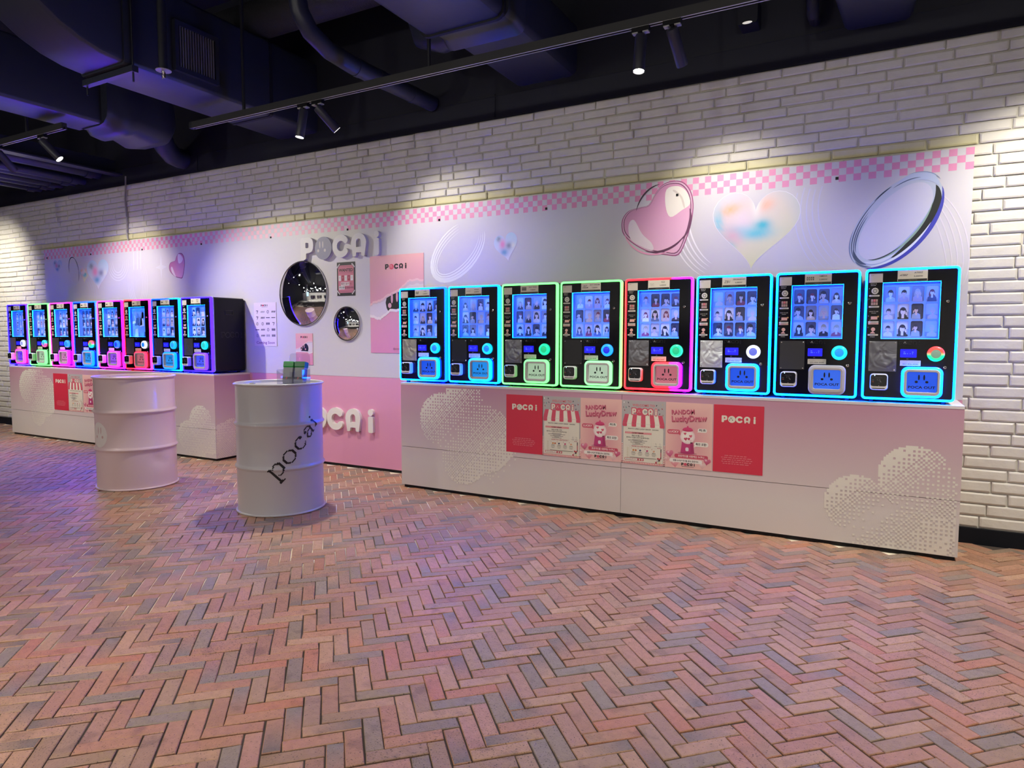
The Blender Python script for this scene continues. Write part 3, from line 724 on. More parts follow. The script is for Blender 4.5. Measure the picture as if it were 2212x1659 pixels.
BAYER = [[0, 8, 2, 10], [12, 4, 14, 6], [3, 11, 1, 9], [15, 7, 13, 5]]
def cloud(d, lobes, x0, x1, z0, z1, c, cell=.0117, mp=None):
    nx, nz = int((x1 - x0) / cell), int((z1 - z0) / cell)
    for i in range(nx):
        for j in range(nz):
            x, z = x0 + (i + .5) * cell, z0 + (j + .5) * cell; de = 0
            for cx, cz, r_, k, ofs in lobes:
                dx, dz = (x - cx) / r_, (z - cz) / r_
                if dx * dx + dz * dz < 1: de = max(de, ofs + k * (-dx * .62 + dz * .62))
            if de > (BAYER[j % 4][i % 4] + .5) / 16: d.r(x - cell / 2, x + cell / 2, z - cell / 2, z + cell / 2, c) if mp is None else d.poly([mp(a, b) for a, b in rect(x - cell / 2, x + cell / 2, z - cell / 2, z + cell / 2)], c)
CB = .8385; CY0 = -.418
def front_mat():
    m = mat('counter_vinyl', (.8, .75, .76), .42, bump=.03, bscale=120); nt = m.node_tree; N = nt.nodes
    ge = N.new('ShaderNodeNewGeometry'); sx = N.new('ShaderNodeSeparateXYZ'); nt.links.new(ge.outputs['Position'], sx.inputs[0])
    cr = N.new('ShaderNodeValToRGB'); e = cr.color_ramp.elements
    e[0].position = .22; e[0].color = (*S('d9d2cf'), 1); e[1].position = .8; e[1].color = (*S('c294aa'), 1)
    nt.links.new(sx.outputs['Z'], cr.inputs[0]); nt.links.new(cr.outputs[0], N['Principled BSDF'].inputs['Base Color']); return m
CF = front_mat(); CT = mat('counter_top', (.72, .68, .71), .35)
def counter(label, x0, x1, seam, cut, lobes, side=None, sidelobes=None):
    t = thing('display_counter', label, 'counter', ((x0 + x1) / 2, CY0, 0), 'printed display counters')
    y1 = -.001
    cuts = [x0] + cut + [x1]
    for a, b in zip(cuts, cuts[1:]):
        a2, b2 = a + (.0012 if a != x0 else 0), b - (.0012 if b != x1 else 0)
        put(B().box(a2, b2, CY0, CY0 + .015, seam + .0016, CB - .016), 'front_panel', CF, t)
        put(B().box(a2, b2, CY0 + .0005, CY0 + .015, .022, seam - .0016), 'front_panel', CF, t)
    put(B().box(x0, x1, CY0 - .001, y1, CB - .016, CB), 'counter_top', CT, t)
    for x in (x0, x1 - .015): put(B().box(x, x + .015, CY0 + .015, y1, .022, CB - .016), 'side_panel', CF, t)
    put(B().box(x0 + .02, x1 - .012, CY0 + .012, y1, 0, .022), 'toe_base', BLACK, t)
    d = D(CY0, .0006); cloud(d, lobes, x0, x1 - .003, .024, CB - .02, S('e6e2d8'))
    if sidelobes: cloud(d, sidelobes, CY0 + .004, y1, .024, CB - .02, S('e6e2d8'), mp=lambda a, b: (x1 + .0006, a, b))
    put(d, 'printed_dots', VINYL, t)
    return t
counter('long pale pink counter under the eight right machines', -3.3267, .4084, .329, [-1.488],
        [(-2.93, .56, .21, .6, .42), (-2.74, .72, .17, .6, .45), (-2.55, .44, .25, -.45, .5), (-2.74, .27, .19, -.45, .5), (-2.45, .30, .18, .5, .3),
         (.195, .43, .18, .75, .42), (-.086, .255, .165, .75, .40), (.38, .29, .19, -.5, .5), (.2, .10, .17, -.5, .6), (.0, .02, .12, -.6, .5), (.36, .08, .16, .3, .5)])
counter('long pale pink counter under the eight left machines', -9.3349, -5.5625, .304, [-7.45],
        [(-8.92, .60, .20, .5, .5), (-8.74, .78, .16, .6, .5), (-8.55, .50, .24, -.4, .5), (-8.72, .30, .16, -.4, .48), (-8.5, .36, .16, .4, .3),
         (-5.78, .36, .17, .6, .5), (-5.98, .22, .15, .6, .45), (-5.64, .22, .16, -.5, .5), (-5.84, .1, .14, -.4, .4)], True,
        [(-.34, .22, .14, .5, .6), (-.24, .30, .10, .6, .45), (-.16, .20, .12, .3, .5), (-.25, .10, .16, -.2, .55), (-.06, .12, .1, .2, .4)])
# ------------------------------------------------------------ the sixteen card machines
MW, MH, FT = .4448, .7245, .0165
rm = random.Random(21)
def L(pts, y): return [(a, y, b) for a, b in pts]
PM = {}       # part meshes shared by all machines
def pmesh(key, b, m, smooth=0):
    PM[key] = b.mesh(key, m, smooth); return PM[key]
# LED frame
o = [rrect(i, MW - i, i, MH - i, r_, 5) for i, r_ in ((.0128, .010), (.0108, .012), (.003, .019), (0, .021), (0, .021))]
pmesh('light_frame', B().loft([L(o[0], .006), L(o[1], .0005), L(o[2], .0), L(o[3], .004), L(o[4], .027)]), None, 50)
pmesh('trim_ring', B().loft([L(rrect(.001, MW - .001, .001, MH - .001, .02, 5), .0272), L(rrect(.001, MW - .001, .001, MH - .001, .02, 5), .040)]), mat('machine_trim', (.55, .55, .58), .4), 50)
WX0, WX1, WZ0, WZ1 = .0862, .3597, .338, .648
fp = B().prism(rrect(.0118, MW - .0118, .0118, MH - .0118, .011, 5), .005, .009, [rect(WX0, WX1, WZ0, WZ1)])
pmesh('front_panel', fp, GLOSSBLACK)
cb_ = B(); oo = rrect(.002, MW - .002, .002, MH - .002, .02, 5)
cb_.loft([L(oo, .040), L(oo, .383)], caps=(False, True)); pmesh('cabinet', cb_, BLACK, 40)
# side handle recess on the right flank and its embossed letters
b = B().prism(rect(.165, .255, .555, .60), MW - .0019, MW + .0016, [rect(.169, .251, .559, .596)], axis='x')
pmesh('side_handle', b, mat('handle_black', (.03, .03, .034), .4))
b = B(); 
for i, (ot, hs) in enumerate(LOGO):
    f = lambda q: [(.115 + a * .052, .335 + c * .052) for a, c in q]
    b.prism(inset(f(ot), 1.0), MW - .0019, MW - .0005, [inset(f(ot), .86)] + [], axis='x')
pmesh('side_emblem', b, mat('emblem_grey', (.035, .035, .04), .3))
# display case
b = B(); ins = rect(WX0, WX1, WZ0, WZ1)
b.loft([L(ins, .006), L(ins, .061)], caps=(False, True)); pmesh('display_case', b, mat('case_white', (.22, .38, .76), .35))
holes = []; CX0, CPX, CW, CHh = .0950, .0667, .0575, .0865; ROWS = (.5405, .4455, .3505)
for zr in ROWS:
    for c in range(4): holes.append(octo(CX0 + c * CPX, CX0 + c * CPX + CW, zr, zr + CHh, .0065))
pmesh('card_tray', B().prism(rect(WX0 + .001, WX1 - .001, WZ0 + .001, WZ1 - .012), .0505, .056, holes), mat('tray_white', (.22, .38, .72), .3))
wl = lambda i: rect(WX0 + i, WX1 - i, WZ0 + i, WZ1 - i)
pmesh('window_light', B().loft([L(wl(.0008), .0095), L(wl(.0012), .013), L(wl(.0008), .016)]), None)
pmesh('window_pane', B().poly(L(rect(WX0 - .002, WX1 + .002, WZ0 - .002, WZ1 + .002), .0045)), clear('window_glass', (.97, .98, 1), .01, 1.3))
# generic portraits
SK = ['e8c8b6', 'dfb9a4', 'f0d6c8', 'd9b09a']; HR = ['1c1614', '2a1e1a', '3a2620', '0f0d10', 'b89a70', '6a3a2a', 'c9b9a8', '7c2a34', '23202c']
TP = ['e8e6e4', '1a1a1e', '9aa4b8', '3c4660', 'c8b8c8', 'd8c0a8', '5c6c8c', '2a2430', 'b8c4d4', 'a03a4a']; BGC = ['d8d4d8', 'b8c4d4', '8c8c98', 'c8b8b0', '50505c', 'e4dcd8', '98a8bc', '34343e', 'cfc4cc']
def portrait(k):
    r_ = random.Random(100 + k); d = D(.0552, .00012); w_, h = CW - .001, CHh - .001
    bg, sk, hr, tp = S(r_.choice(BGC)), S(r_.choice(SK)), S(r_.choice(HR)), S(r_.choice(TP))
    d.p(octo(0, w_, 0, h, .006), bg, 0)
    fx, fz, s_ = w_ * r_.uniform(.4, .6), h * r_.uniform(.5, .62), r_.uniform(.85, 1.35)
    cl = lambda pts: [(min(max(a, .001), w_ - .001), min(max(b, .001), h - .001)) for a, b in pts]
    lng = r_.random() < .45; ti = r_.uniform(-14, 14)
    d.r(.001, w_ - .001, .001, h * r_.uniform(.1, .5), mixc(bg, (.1, .1, .12), r_.uniform(.1, .5)), 1)
    if lng: d.p(cl(ell(fx, fz - .012 * s_, .0165 * s_, .028 * s_, 14)), hr, 2)
    d.p(cl([(fx - .024 * s_, 0), (fx - .021 * s_, fz - .026 * s_), (fx - .008 * s_, fz - .018 * s_), (fx + .008 * s_, fz - .018 * s_), (fx + .021 * s_, fz - .026 * s_), (fx + .024 * s_, 0)]), tp, 3)
    d.p(cl([(fx - .005 * s_, fz - .03 * s_), (fx + .005 * s_, fz - .03 * s_), (fx + .005 * s_, fz - .008), (fx - .005 * s_, fz - .008)]), sk, 4)
    d.p(cl(ell(fx, fz + .004 * s_, .0128 * s_, .0158 * s_, 14, ti)), hr, 4)
    d.p(cl(ell(fx, fz - .001 * s_, .0098 * s_, .0135 * s_, 14, ti)), sk, 5)
    d.p(cl(arc(fx, fz + .006 * s_, .0108 * s_, .0100 * s_, 0, 180, 8) + [(fx - .004 * s_, fz + .005 * s_), (fx + .003 * s_, fz + .003 * s_)]), hr, 6)
    for e in (-1, 1): d.p(cl(ell(fx + e * .004 * s_, fz - .0005 * s_, .0014 * s_, .0009 * s_, 6)), S('2a1a18'), 6)
    d.p(cl(ell(fx, fz - .0085 * s_, .002 * s_, .0008 * s_, 6)), S('b0585a'), 6)
    if r_.random() < .5:      # a raised hand by the cheek
        hx = fx + r_.choice((-1, 1)) * .013 * s_
        d.p(cl(ell(hx, fz - .011 * s_, .0034 * s_, .0062 * s_, 10, r_.uniform(-20, 20))), sk, 6)
        for q in range(3): d.p(cl(ell(hx - .002 * s_ + q * .002 * s_, fz - .004 * s_, .0008 * s_, .0035 * s_, 6)), sk, 7 + q * .4)
    d.box(.0005, w_ - .0005, .0554, .0558, .0005, h - .0005, bg)
    return d.mesh('photo_card', PRINT)
CARDS = [portrait(k) for k in range(40)]
# instruction column
d = D(.005, .0003); WT = S('d8d4cc'); PKI = S('e0b0a8')
d.t('WHAT IS', .041, .640, .0055, WT); d.t('POCAi?', .041, .6315, .0055, WT)
gear = [((.0165 if k % 2 else .0185) * cos(k * pi / 12) + .0495, (.0165 if k % 2 else .0185) * sin(k * pi / 12) + .6035) for k in range(24)]
d.p(gear, WT); d.p(ell(.0495, .6035, .0115), S('8c8a86'), 2); st5 = [((.009 if k % 2 == 0 else .004) * sin(k * pi / 5) + .0495, (.009 if k % 2 == 0 else .004) * cos(k * pi / 5) + .6035) for k in range(10)]; d.p(st5, WT, 3)
def pill(z, c=WT): d.p(rrect(.021, .073, z - .0042, z + .0042, .004), c); d.r(.031, .063, z - .001, z + .001, S('8a8680'), 2)
pill(.577); pill(.516); pill(.432); pill(.4225, PKI); pill(.360)
for i in range(3):
    for j in range(2): d.r(.032 + i * .0115, .042 + i * .0115, .5255 + j * .0175, .5405 + j * .0175, S('b09088') if (i, j) != (1, 1) else S('d07078'))
d.t('HOW TO USE', .0475, .4875, .005, WT); d.t('POCAi?', .0475, .4785, .005, WT)
d.p([(.026, .4435), (.034, .4435), (.034, .4625), (.066, .4625), (.066, .4455), (.036, .4455), (.028, .4405)], PKI); d.p(ell(.069, .4615, .0045), S('c89868'), 2)
d.p(ell(.047, .391, .0105), PKI, 2); d.p([(.033, .368), (.058, .368), (.054, .374), (.044, .379), (.036, .374)], PKI); d.r(.045, .049, .374, .384, PKI, 1.5); d.t('FINISH!', .045, .3465, .0052, WT)
for z in (.617, .560, .465, .402): d.p(ell(.0215, z, .0022, .0022, 8), S('6fa08a'))
d.t('코인', .218, .2265, .004, WT)
pmesh('instruction_print', d, PRINT)
d = D(.0045, .0003); NP = S('c9c4ba'); d.box(.0185, .0853, .0035, .005, .6495, .6975, NP); d.l = 1
d.y = .0035; d.r(.026, .042, .6885, .690, S('55504c')); d.r(.0185, .0853, .6983, .7003, S('55555c'))
pmesh('notice_card', d, PRINT)
b = B(); 
for i, (ot, hs) in enumerate(LOGO):
    f = lambda q: [(.176 + a * .0215, .308 + c * .0195) for a, c in q]
    b.prism(f(ot), .0035, .0052, [inset(f(ot), .84)])
pmesh('embossed_logo', b, mat('logo_black', (.02, .02, .024), .25))
d = D(.0035)
for q in logo_face(): d.p([(.176 + a * .0215, .308 + c * .0195) for a, c in q], S('d0d0d0'))
pmesh('logo_eyes', d, PRINT)
pmesh('film_plate', B().prism(rrect(.031, .1665, .158, .325, .002, 2), .0015, .0035), None)
pmesh('plate_screw', B().lathe([(.0015, -.0018), (.0038, -.0012), (.0042, .0015)], 12, axis='y'), CHROME, 40)
b = D(-.0005, .0003); pmesh('lcd_screen', B().prism(rrect(.183, .261, .2365, .282, .003, 3), 0, .005), None)
d = D(0, .0003)
for x, z, w_ in ((.199, .2655, .008), (.2385, .2655, .007), (.1985, .2565, .012), (.2165, .2565, .003), (.229, .2565, .003), (.2395, .2565, .004)): d.r(x, x + w_, z, z + .0016, S('6fa8ff'))
pmesh('screen_print', d, mat('screen_text', vcol=True, emit=(.25, .5, 1), strength=1.2))
pmesh('button_ring', B().lathe([(.0405, .005), (.0412, -.006), (.038, -.016), (.031, -.021), (.024, -.0195), (.0235, -.014)], 32, axis='y', caps=(False, False)), None, 50)
pmesh('button_cap', B().lathe([(.0232, -.012), (.0225, -.0185), (.018, -.0205), (.008, -.021)], 28, axis='y', caps=(False, True)), None, 50)
d = D(.0035, .0003); d.box(.184, .2815, .0035, .005, .191, .2205, S('d0ccc4'))
d.t('www.kioskservice customer center', .2328, .2105, .0036, S('2a2a30'), 1, w=.088); d.t('053-426-2030', .2328, .1975, .0068, S('16161c'), 1, w=.074, bold=.01)
pmesh('phone_sticker', d, PRINT)
pmesh('cam_lock', B().lathe([(.0095, .005), (.0095, .001), (.0085, -.0035), (.0052, -.0045), (.0048, -.0025)], 18, axis='y'), CHROME, 40)
pmesh('keyhole', B().lathe([(.0036, -.005), (.0036, -.003)], 10, axis='y').box(-.001, .001, -.0054, -.003, -.0032, .0032), BLACK)
# prize outlet
ro = (.192, .386, .0185, .186)
q1 = rrect(*ro, .034, 7); q2 = rrect(ro[0] + .004, ro[1] - .004, ro[2] + .004, ro[3] - .004, .031, 7); q3 = rrect(ro[0] + .013, ro[1] - .013, ro[2] + .013, ro[3] - .013, .024, 7)
pmesh('outlet_light', B().loft([L(q1, .005), L(q1, -.017), L(q2, -.021), L(q3, -.022)]), None, 40)
q4 = rrect(.2185, .3605, .049, .159, .011, 7)
pmesh('outlet_frame', B().loft([L(q3, -.022), L(rrect(ro[0] + .015, ro[1] - .015, ro[2] + .015, ro[3] - .015, .023, 7), -.0245), L(rrect(.2165, .3625, .047, .161, .012, 7), -.0245), L(q4, -.022), L(q4, .002)]), mat('outlet_grey', (.5, .48, .5), .45), 40)
pmesh('outlet_flap', B().prism(rrect(.2175, .3615, .048, .160, .011, 5), -.0015, .003), None)
d = D(-.0015, .0004); DKB = S('07071c')
for e in (.276, .3005): d.p(ell(e, .129, .0042, .0155, 16), DKB)
for e in (.2645, .3135): d.p(ell(e, .1045, .0075, .0066, 16), DKB)
d.t('POCA OUT', .290, .0685, .0142, DKB, 1, w=.127, bold=.028)
pmesh('flap_print', d, INK)
# card reader
r1 = rrect(.0415, .1290, .055, .145, .016, 5)
pmesh('reader_body', B().loft([L(r1, .005), L(r1, -.026), L(rrect(.0425, .128, .056, .144, .016, 5), -.031), L(rrect(.045, .1255, .0585, .1415, .014, 5), -.034)], caps=(False, True)), WHITEP, 40)
d = D(-.034, .0005); d.p(rrect(.0458, .1245, .0765, .1395, .012, 5), (.008, .008, .012), 1)
GR = S('6a6a70')
for e in (rect(.077, .091, .1085, .1165),): d.p(e, GR, 2, [inset(e, .78)])
d.p([(.089, .1045), (.093, .1085), (.099, .099), (.096, .097)], GR, 2); d.t('카드를 읽혀주세요', .0845, .1215, .0034, GR, 2); d.t('카드', .086, .0905, .003, GR, 2)
for x, z, c in ((.052, .108, '5c5c66'), (.0525, .0985, '8a4a3a')): d.r(x, x + .009, z, z + .004, S(c), 2)
for x, z, s_ in ((.052, .1325, 1), (.117, .1325, -1), (.052, .0835, -1), (.117, .0835, 1)): d.p([(x - .003, z - .003 * s_), (x - .001, z - .003 * s_ - .001), (x + .004, z + .003 * s_), (x + .002, z + .003 * s_ + .001)], S('44444c'), 2)
d.r(.0835, .088, .0785, .0805, S('d8d8d8'), 2)
pmesh('reader_screen', d, mat('reader_face', vcol=True, rough=.12))
pmesh('reader_led', B().prism(ell(.0645, .1365, .0022, .0022, 10), -.0352, -.034), mat('led_blue', (.5, .6, .8), emit=(.35, .7, 1), strength=6))
pmesh('reader_slot', B().box(.0545, .1155, -.0345, -.03, .063, .067), BLACK)
pmesh('foot', B().lathe([(.014, -FT), (.016, -FT + .003), (.013, .002)], 12), BLACK, 40)
W1 = S('d2cdc2')
def sign(nm, price, style):
    d = D(.002, .0003); d.box(.1555, .2962, .002, .005, .6505, .7105, W1)
    d.r(.1575, .2942, .6515, .6635, S('14141a'), 1); d.t('+ Official Photo Card', .226, .6555, .0036, S('b0a890'), 2)
    if nm:
        d.t(nm, .2535, .6925, .0085, S('2a2830'), 1, w=min(.07, .0072 * len(nm) + .004), bold=.012); d.t(price, .2535, .6735, .0085, S('2a2830'), 1, w=.042, bold=.012)
    c = S('2c2a32')
    if style == 0:
        for k in range(3): d.p([(.165 + k * .009, .675), (.170 + k * .009, .675), (.173 + k * .009, .695 - .004 * (k % 2)), (.1685 + k * .009, .697)], c)
    elif style == 1: d.t(nm.split()[0], .183, .682, .0085, S('7a766e'), 1, w=.034)
    elif style == 2: d.p(rect(.166, .202, .672, .698), c); [d.p(ell(.170 + .007 * (k % 5), .678 + .013 * (k // 5), .0023, .003, 6), W1, 2) for k in range(10)]
    elif style == 3: d.t('NCT', .184, .6865, .009, c, 1, shear=.3, bold=.02); d.t('DREAM', .184, .6745, .009, c, 1, shear=.3, bold=.02)
    elif style == 4: d.t('+ x +', .182, .683, .0085, c); d.r(.17, .194, .675, .6765, S('9a968e'))
    elif style == 5: d.t('ZB1', .183, .676, .016, c, 1, shear=.2)
    elif style == 6: [d.r(.166 + k * .0105, .1725 + k * .0105, .675, .694, c) for k in range(4)]; [d.r(.1683 + k * .0105, .1702 + k * .0105, .679, .690, W1, 2) for k in range(4)]
    elif style == 7: d.t('ATEEZ', .183, .681, .008, c, 1, shear=.55, w=.037, bold=.03)
    else:
        d.p(ell(.18, .685, .009, .009, 14), c, 1, [ell(.18, .685, .006, .006, 14)]) if style == 9 else d.r(.168, .196, .68, .69, c)
        d.r(.236, .271, .693, .699, S('5a5850')); d.r(.240, .266, .676, .682, S('5a5850'))
    return d.mesh('price_sign', PRINT)
# colours: lamp light is narrow-band, brighter than the display can show
CY, SKY, GRN, RED, MAG, PNK, BLU, VIO = (.0, 3.0, 48), (.0, .62, 150), (.48, 5, .62), (10, .06, .12), (11, .03, 40), (11, .13, 4), (.0, .3, 78), (.14, .045, 78)
CYB = (0, .95, 1.6)
TEAL, WHI = (.0, 1.1, .55), (1.0, 1.05, 1.2)
LEDK = 1.0
def led(a, b_, ax='X', lo=.1, hi=MW - .02, k=LEDK):
    return glow('led_%s_%s_%s_%d' % (hash(a) % 9999, hash(b_) % 9999, ax, k * 10), a, b_, ax, lo, hi, k)
def solid(a, k): return led(a, a, k=k)
film = {}
def plate_mat(kind):
    n = 'film_' + kind
    if kind == 'dark': return mat(n, (.012, .012, .015), .25)
    if kind == 'grey': return mat(n, (.03, .03, .035), .35, 0)
    m = mat(n, (.52, .48, .42) if kind == 'warm' else (.7, .72, .74) if kind == 'light' else (.2, .2, .22), .34, .85)
    if kind + '_b' not in film:
        film[kind + '_b'] = 1; nt = m.node_tree; N = nt.nodes; tc = N.new('ShaderNodeTexCoord'); nz = N.new('ShaderNodeTexNoise'); nz.inputs['Scale'].default_value = 13; nz.inputs['Detail'].default_value = 1.5; nz.inputs['Distortion'].default_value = 1.2
        nt.links.new(tc.outputs['Object'], nz.inputs['Vector']); bp = N.new('ShaderNodeBump'); bp.inputs['Strength'].default_value = .8; bp.inputs['Distance'].default_value = .012
        nt.links.new(nz.outputs['Fac'], bp.inputs['Height']); nt.links.new(bp.outputs[0], N['Principled BSDF'].inputs['Normal'])
    return m
def setm(o, m):
    if not o.data.materials: o.data.materials.append(None)
    o.material_slots[0].link = 'OBJECT'; o.material_slots[0].material = m
WLIGHT = mat('window_lamp', (.5, .5, .5), emit=(.0, .15, 1.0), strength=70)
MCOUNT = 0
def machine(x, label, frame, ring, btn, cap, flap, plate, name, price, style, sheet=False, led_group='left'):
    global MCOUNT
    MCOUNT += 1
    t = thing('card_vending_machine', label, 'vending machine', (x, -.403, CB), 'card machines on the %s counter' % led_group)
    def pt(key, m=None, par=None, at=(0, 0, 0)):
        o = link(key, PM[key], par or t, Vector(at) + (Vector((0, 0, FT)) if par is None else Vector()))
        if m: setm(o, m)
        return o
    pt('cabinet'); h = pt('side_handle'); pt('side_emblem'); pt('trim_ring'); pt('light_frame', frame); pt('front_panel')
    case = pt('display_case'); tray = pt('card_tray', None, case); pt('window_light', WLIGHT, case)
    if sheet:
        d = D(.040, .0006); d.p(rect(WX0 + .004, WX1 - .004, WZ0 + .004, WZ1 - .012), S('86b2e0'), 0)
        r_ = random.Random(3)
        for k in range(16):
            a, c = WX0 + .02 + r_.random() * .22, WZ0 + .02 + r_.random() * .24; s_ = .02 + r_.random() * .035
            d.p([(a - s_ * .8, c - s_), (a + s_ * .5, c - s_ * .8), (a + s_ * .4, c + s_ * r_.uniform(.2, 1.1)), (a - s_ * .5, c + s_ * .9)], S(r_.choice(('d8e6f2', 'c0d8ee', 'eef2f4', '8a98a8', '6a88b0', '4a5666'))), 1 + k % 3)
        link('display_sheet', d.mesh('display_sheet', PRINT), case)
    else:
        for r_ in range(3):
            base = rm.randrange(40)
            for c in range(4):
                link('photo_card', CARDS[(base + c * 3 + r_) % 40], case, (CX0 + c * CPX + .0005, 0, ROWS[r_] + .0005))
    pt('window_pane')
    o = link('price_sign', sign(name, price, style), t, (0, 0, FT))
    pt('notice_card'); pt('instruction_print'); lg = pt('embossed_logo'); pt('logo_eyes', None, lg)
    pl = pt('film_plate', plate)
    for sx, sz in ((.039, .317), (.158, .317), (.039, .166), (.158, .166)): pt('plate_screw', None, pl, (sx, .0012, sz))
    sc_ = pt('lcd_screen', mat('lcd_blue', (.02, .02, .1), emit=(.0, .0, 1.0), strength=1.0)); pt('screen_print', None, sc_)
    bt = pt('button_ring', btn, None, (.3490, 0, .258)); pt('button_cap', cap, bt)
    pt('phone_sticker')
    for z in (.539, .186): lk = pt('cam_lock', None, None, (.3935, 0, z)); pt('keyhole', None, lk)
    ol = pt('outlet_frame'); pt('outlet_light', ring, ol); fl_ = pt('outlet_flap', flap, ol); pt('flap_print', None, ol)
    rd = pt('reader_body'); pt('reader_screen', None, rd); pt('reader_led', None, rd); pt('reader_slot', None, rd)
    for fx, fy in ((.05, .05), (MW - .05, .05), (.05, .34), (MW - .05, .34)): pt('foot', None, None, (fx, fy, 0))
    return t
def flapm(c, k=.55): return mat('flap_%d_%d_%d' % tuple(int(x * 99) for x in c), tuple(.03 + x * .25 for x in c), .2, emit=c, strength=k * 1.5)
ZX = lambda a, b_: glow('btn_%s' % (hash(a + b_) % 9999), a, b_, 'Z', -.012, .012, 1.3)
FB, FC, FG, FR, FV = (.0, .10, 1.0), (.0, .30, 1.0), (.42, .62, .42), (.62, .16, .22), (.14, .03, 1.0)
BC = solid((0, .3, 2.0), .9)
MX, MP = -3.3496, .467
RIGHT = [
    ('black machine with sky blue frame and crumpled gold film, leftmost on the right counter', led(CY, SKY), led(CY, CY), solid(CYB, 1.0), BC, flapm(FB), 'warm', 'IVE', '6,000W', 0),
    ('black machine with cyan frame between sky blue and pale green machines, right counter', led(CY, CY), solid(CY, LEDK), solid(CYB, 1.0), BC, flapm(FC), 'dark', 'aespa', '6,000W', 1),
    ('black machine with pale green frame, left one of the two green on the right counter', led(GRN, GRN), solid((.45, 3, .6), LEDK), solid(TEAL, 1.1), solid((0, 1, .4), .7), flapm(FG), 'film', 'NCT WISH', '7,000W', 2),
    ('black machine with pale green frame and blue button, beside the red machine', led(GRN, GRN), solid((.6, 3, .75), LEDK), solid((0, .6, 2.6), 1.0), solid((0, .02, 1.2), .8), flapm((.5, .68, .5)), 'dark', 'NCT DREAM', '7,000W', 3),
    ('black machine with red frame turning magenta, the only red one on the right counter', led(RED, MAG, lo=.3), led(RED, MAG, lo=.25), solid(TEAL, 1.1), solid((0, 1, .45), .7), flapm(FR, .5), 'film', 'TXT', '5,000W', 4),
    ('black machine with cyan frame and a white lit button, right of the red one', led(CY, CY), solid(CY, LEDK), solid(WHI, 1.2), solid((.2, .25, 1.2), .8), flapm(FB), 'light', 'ZEROBASEONE', '6,000W', 5),
    ('black machine with cyan frame and an unlit grey prize outlet on the right counter', led(CY, CY), mat('outlet_unlit', (.55, .56, .6), .4), solid((0, 1.1, 1.3), 1.1), solid((0, .45, 1.4), .9), flapm((.03, .16, 1)), 'grey', 'NMIXX', '5,000W', 6),
    ('black machine with cyan frame and a red and green button, rightmost on the right counter', led(CY, CY), solid(CY, LEDK), ZX((0, 1.1, .45), (1.6, .09, .06)), solid((.35, .55, .4), .7), flapm(FB), 'film', 'ATEEZ', '5,000W', 7),
]
for i, a in enumerate(RIGHT):
    machine(MX + i * MP, a[0], *a[1:6], plate_mat(a[6]), *a[7:], led_group='right')
LX, LP = -9.3594, .4729
LEFT = [
    ('black machine with violet frame and white button, leftmost on the left counter', led(VIO, (.45, .05, 90), lo=.3), solid(PNK, 1.2), solid(WHI, 1.0), solid((.5, .55, 1.4), .7), flapm(FV, .8), 'warm', '', '', 8),
    ('black machine with pale green frame, the only green one on the left counter', led(GRN, GRN), solid((.45, 3, .6), LEDK), ZX((1.4, .1, .5), (0, .8, 1.0)), solid((.1, .6, 1.1), .8), flapm(FG, .5), 'film', '', '', 8),
    ('black machine with pink frame between the green and blue ones, left counter', led(PNK, MAG, lo=.3), solid(MAG, LEDK), solid((0, .5, 2.2), 1.0), BC, flapm((.7, .25, .6), .5), 'film', '', '', 8),
    ('black machine with blue frame and a green and red button on the left counter', led(BLU, SKY, lo=.2), solid(SKY, LEDK), ZX((0, 1.2, .5), (1.4, .12, .1)), solid((.2, .8, .5), .8), flapm(FC), 'dark', '', '', 8),
    ('black machine with purple magenta frame and blue button on the left counter', led(PNK, (7, .03, 60), lo=.15), led(MAG, PNK), solid((0, .3, 2.6), 1.0), solid((0, .05, 1.3), .8), flapm((.3, .08, .9), .6), 'dark', '', '', 8),
    ('black machine with red pink frame and blue sheet in its window, left counter', led(RED, PNK), solid((6, .08, .2), LEDK), solid(WHI, 1.0), BC, flapm(FR, .5), 'film', '', '', 8, True),
    ('black machine with blue to cyan frame, second from the pink wall on the left counter', led(BLU, CY, lo=.25), solid((0, .7, 12), LEDK), solid((0, .7, 1.4), 1.0), solid((0, .45, 1.3), .9), flapm(FC), 'film', '', '', 8),
    ('black machine with violet frame and bare black side, nearest the round mirrors', led(VIO, (.24, .05, 95), lo=.3), solid((.4, .1, 6), 1), solid((0, 1.0, 1.1), 1.0), solid((0, .9, .9), .8), flapm((.05, .08, 1), .7), 'film', '', '', 9),
]
for i, a in enumerate(LEFT):
    machine(LX + i * LP, a[0], *a[1:6], plate_mat(a[6]), *a[7:10], sheet=len(a) > 10, led_group='left')
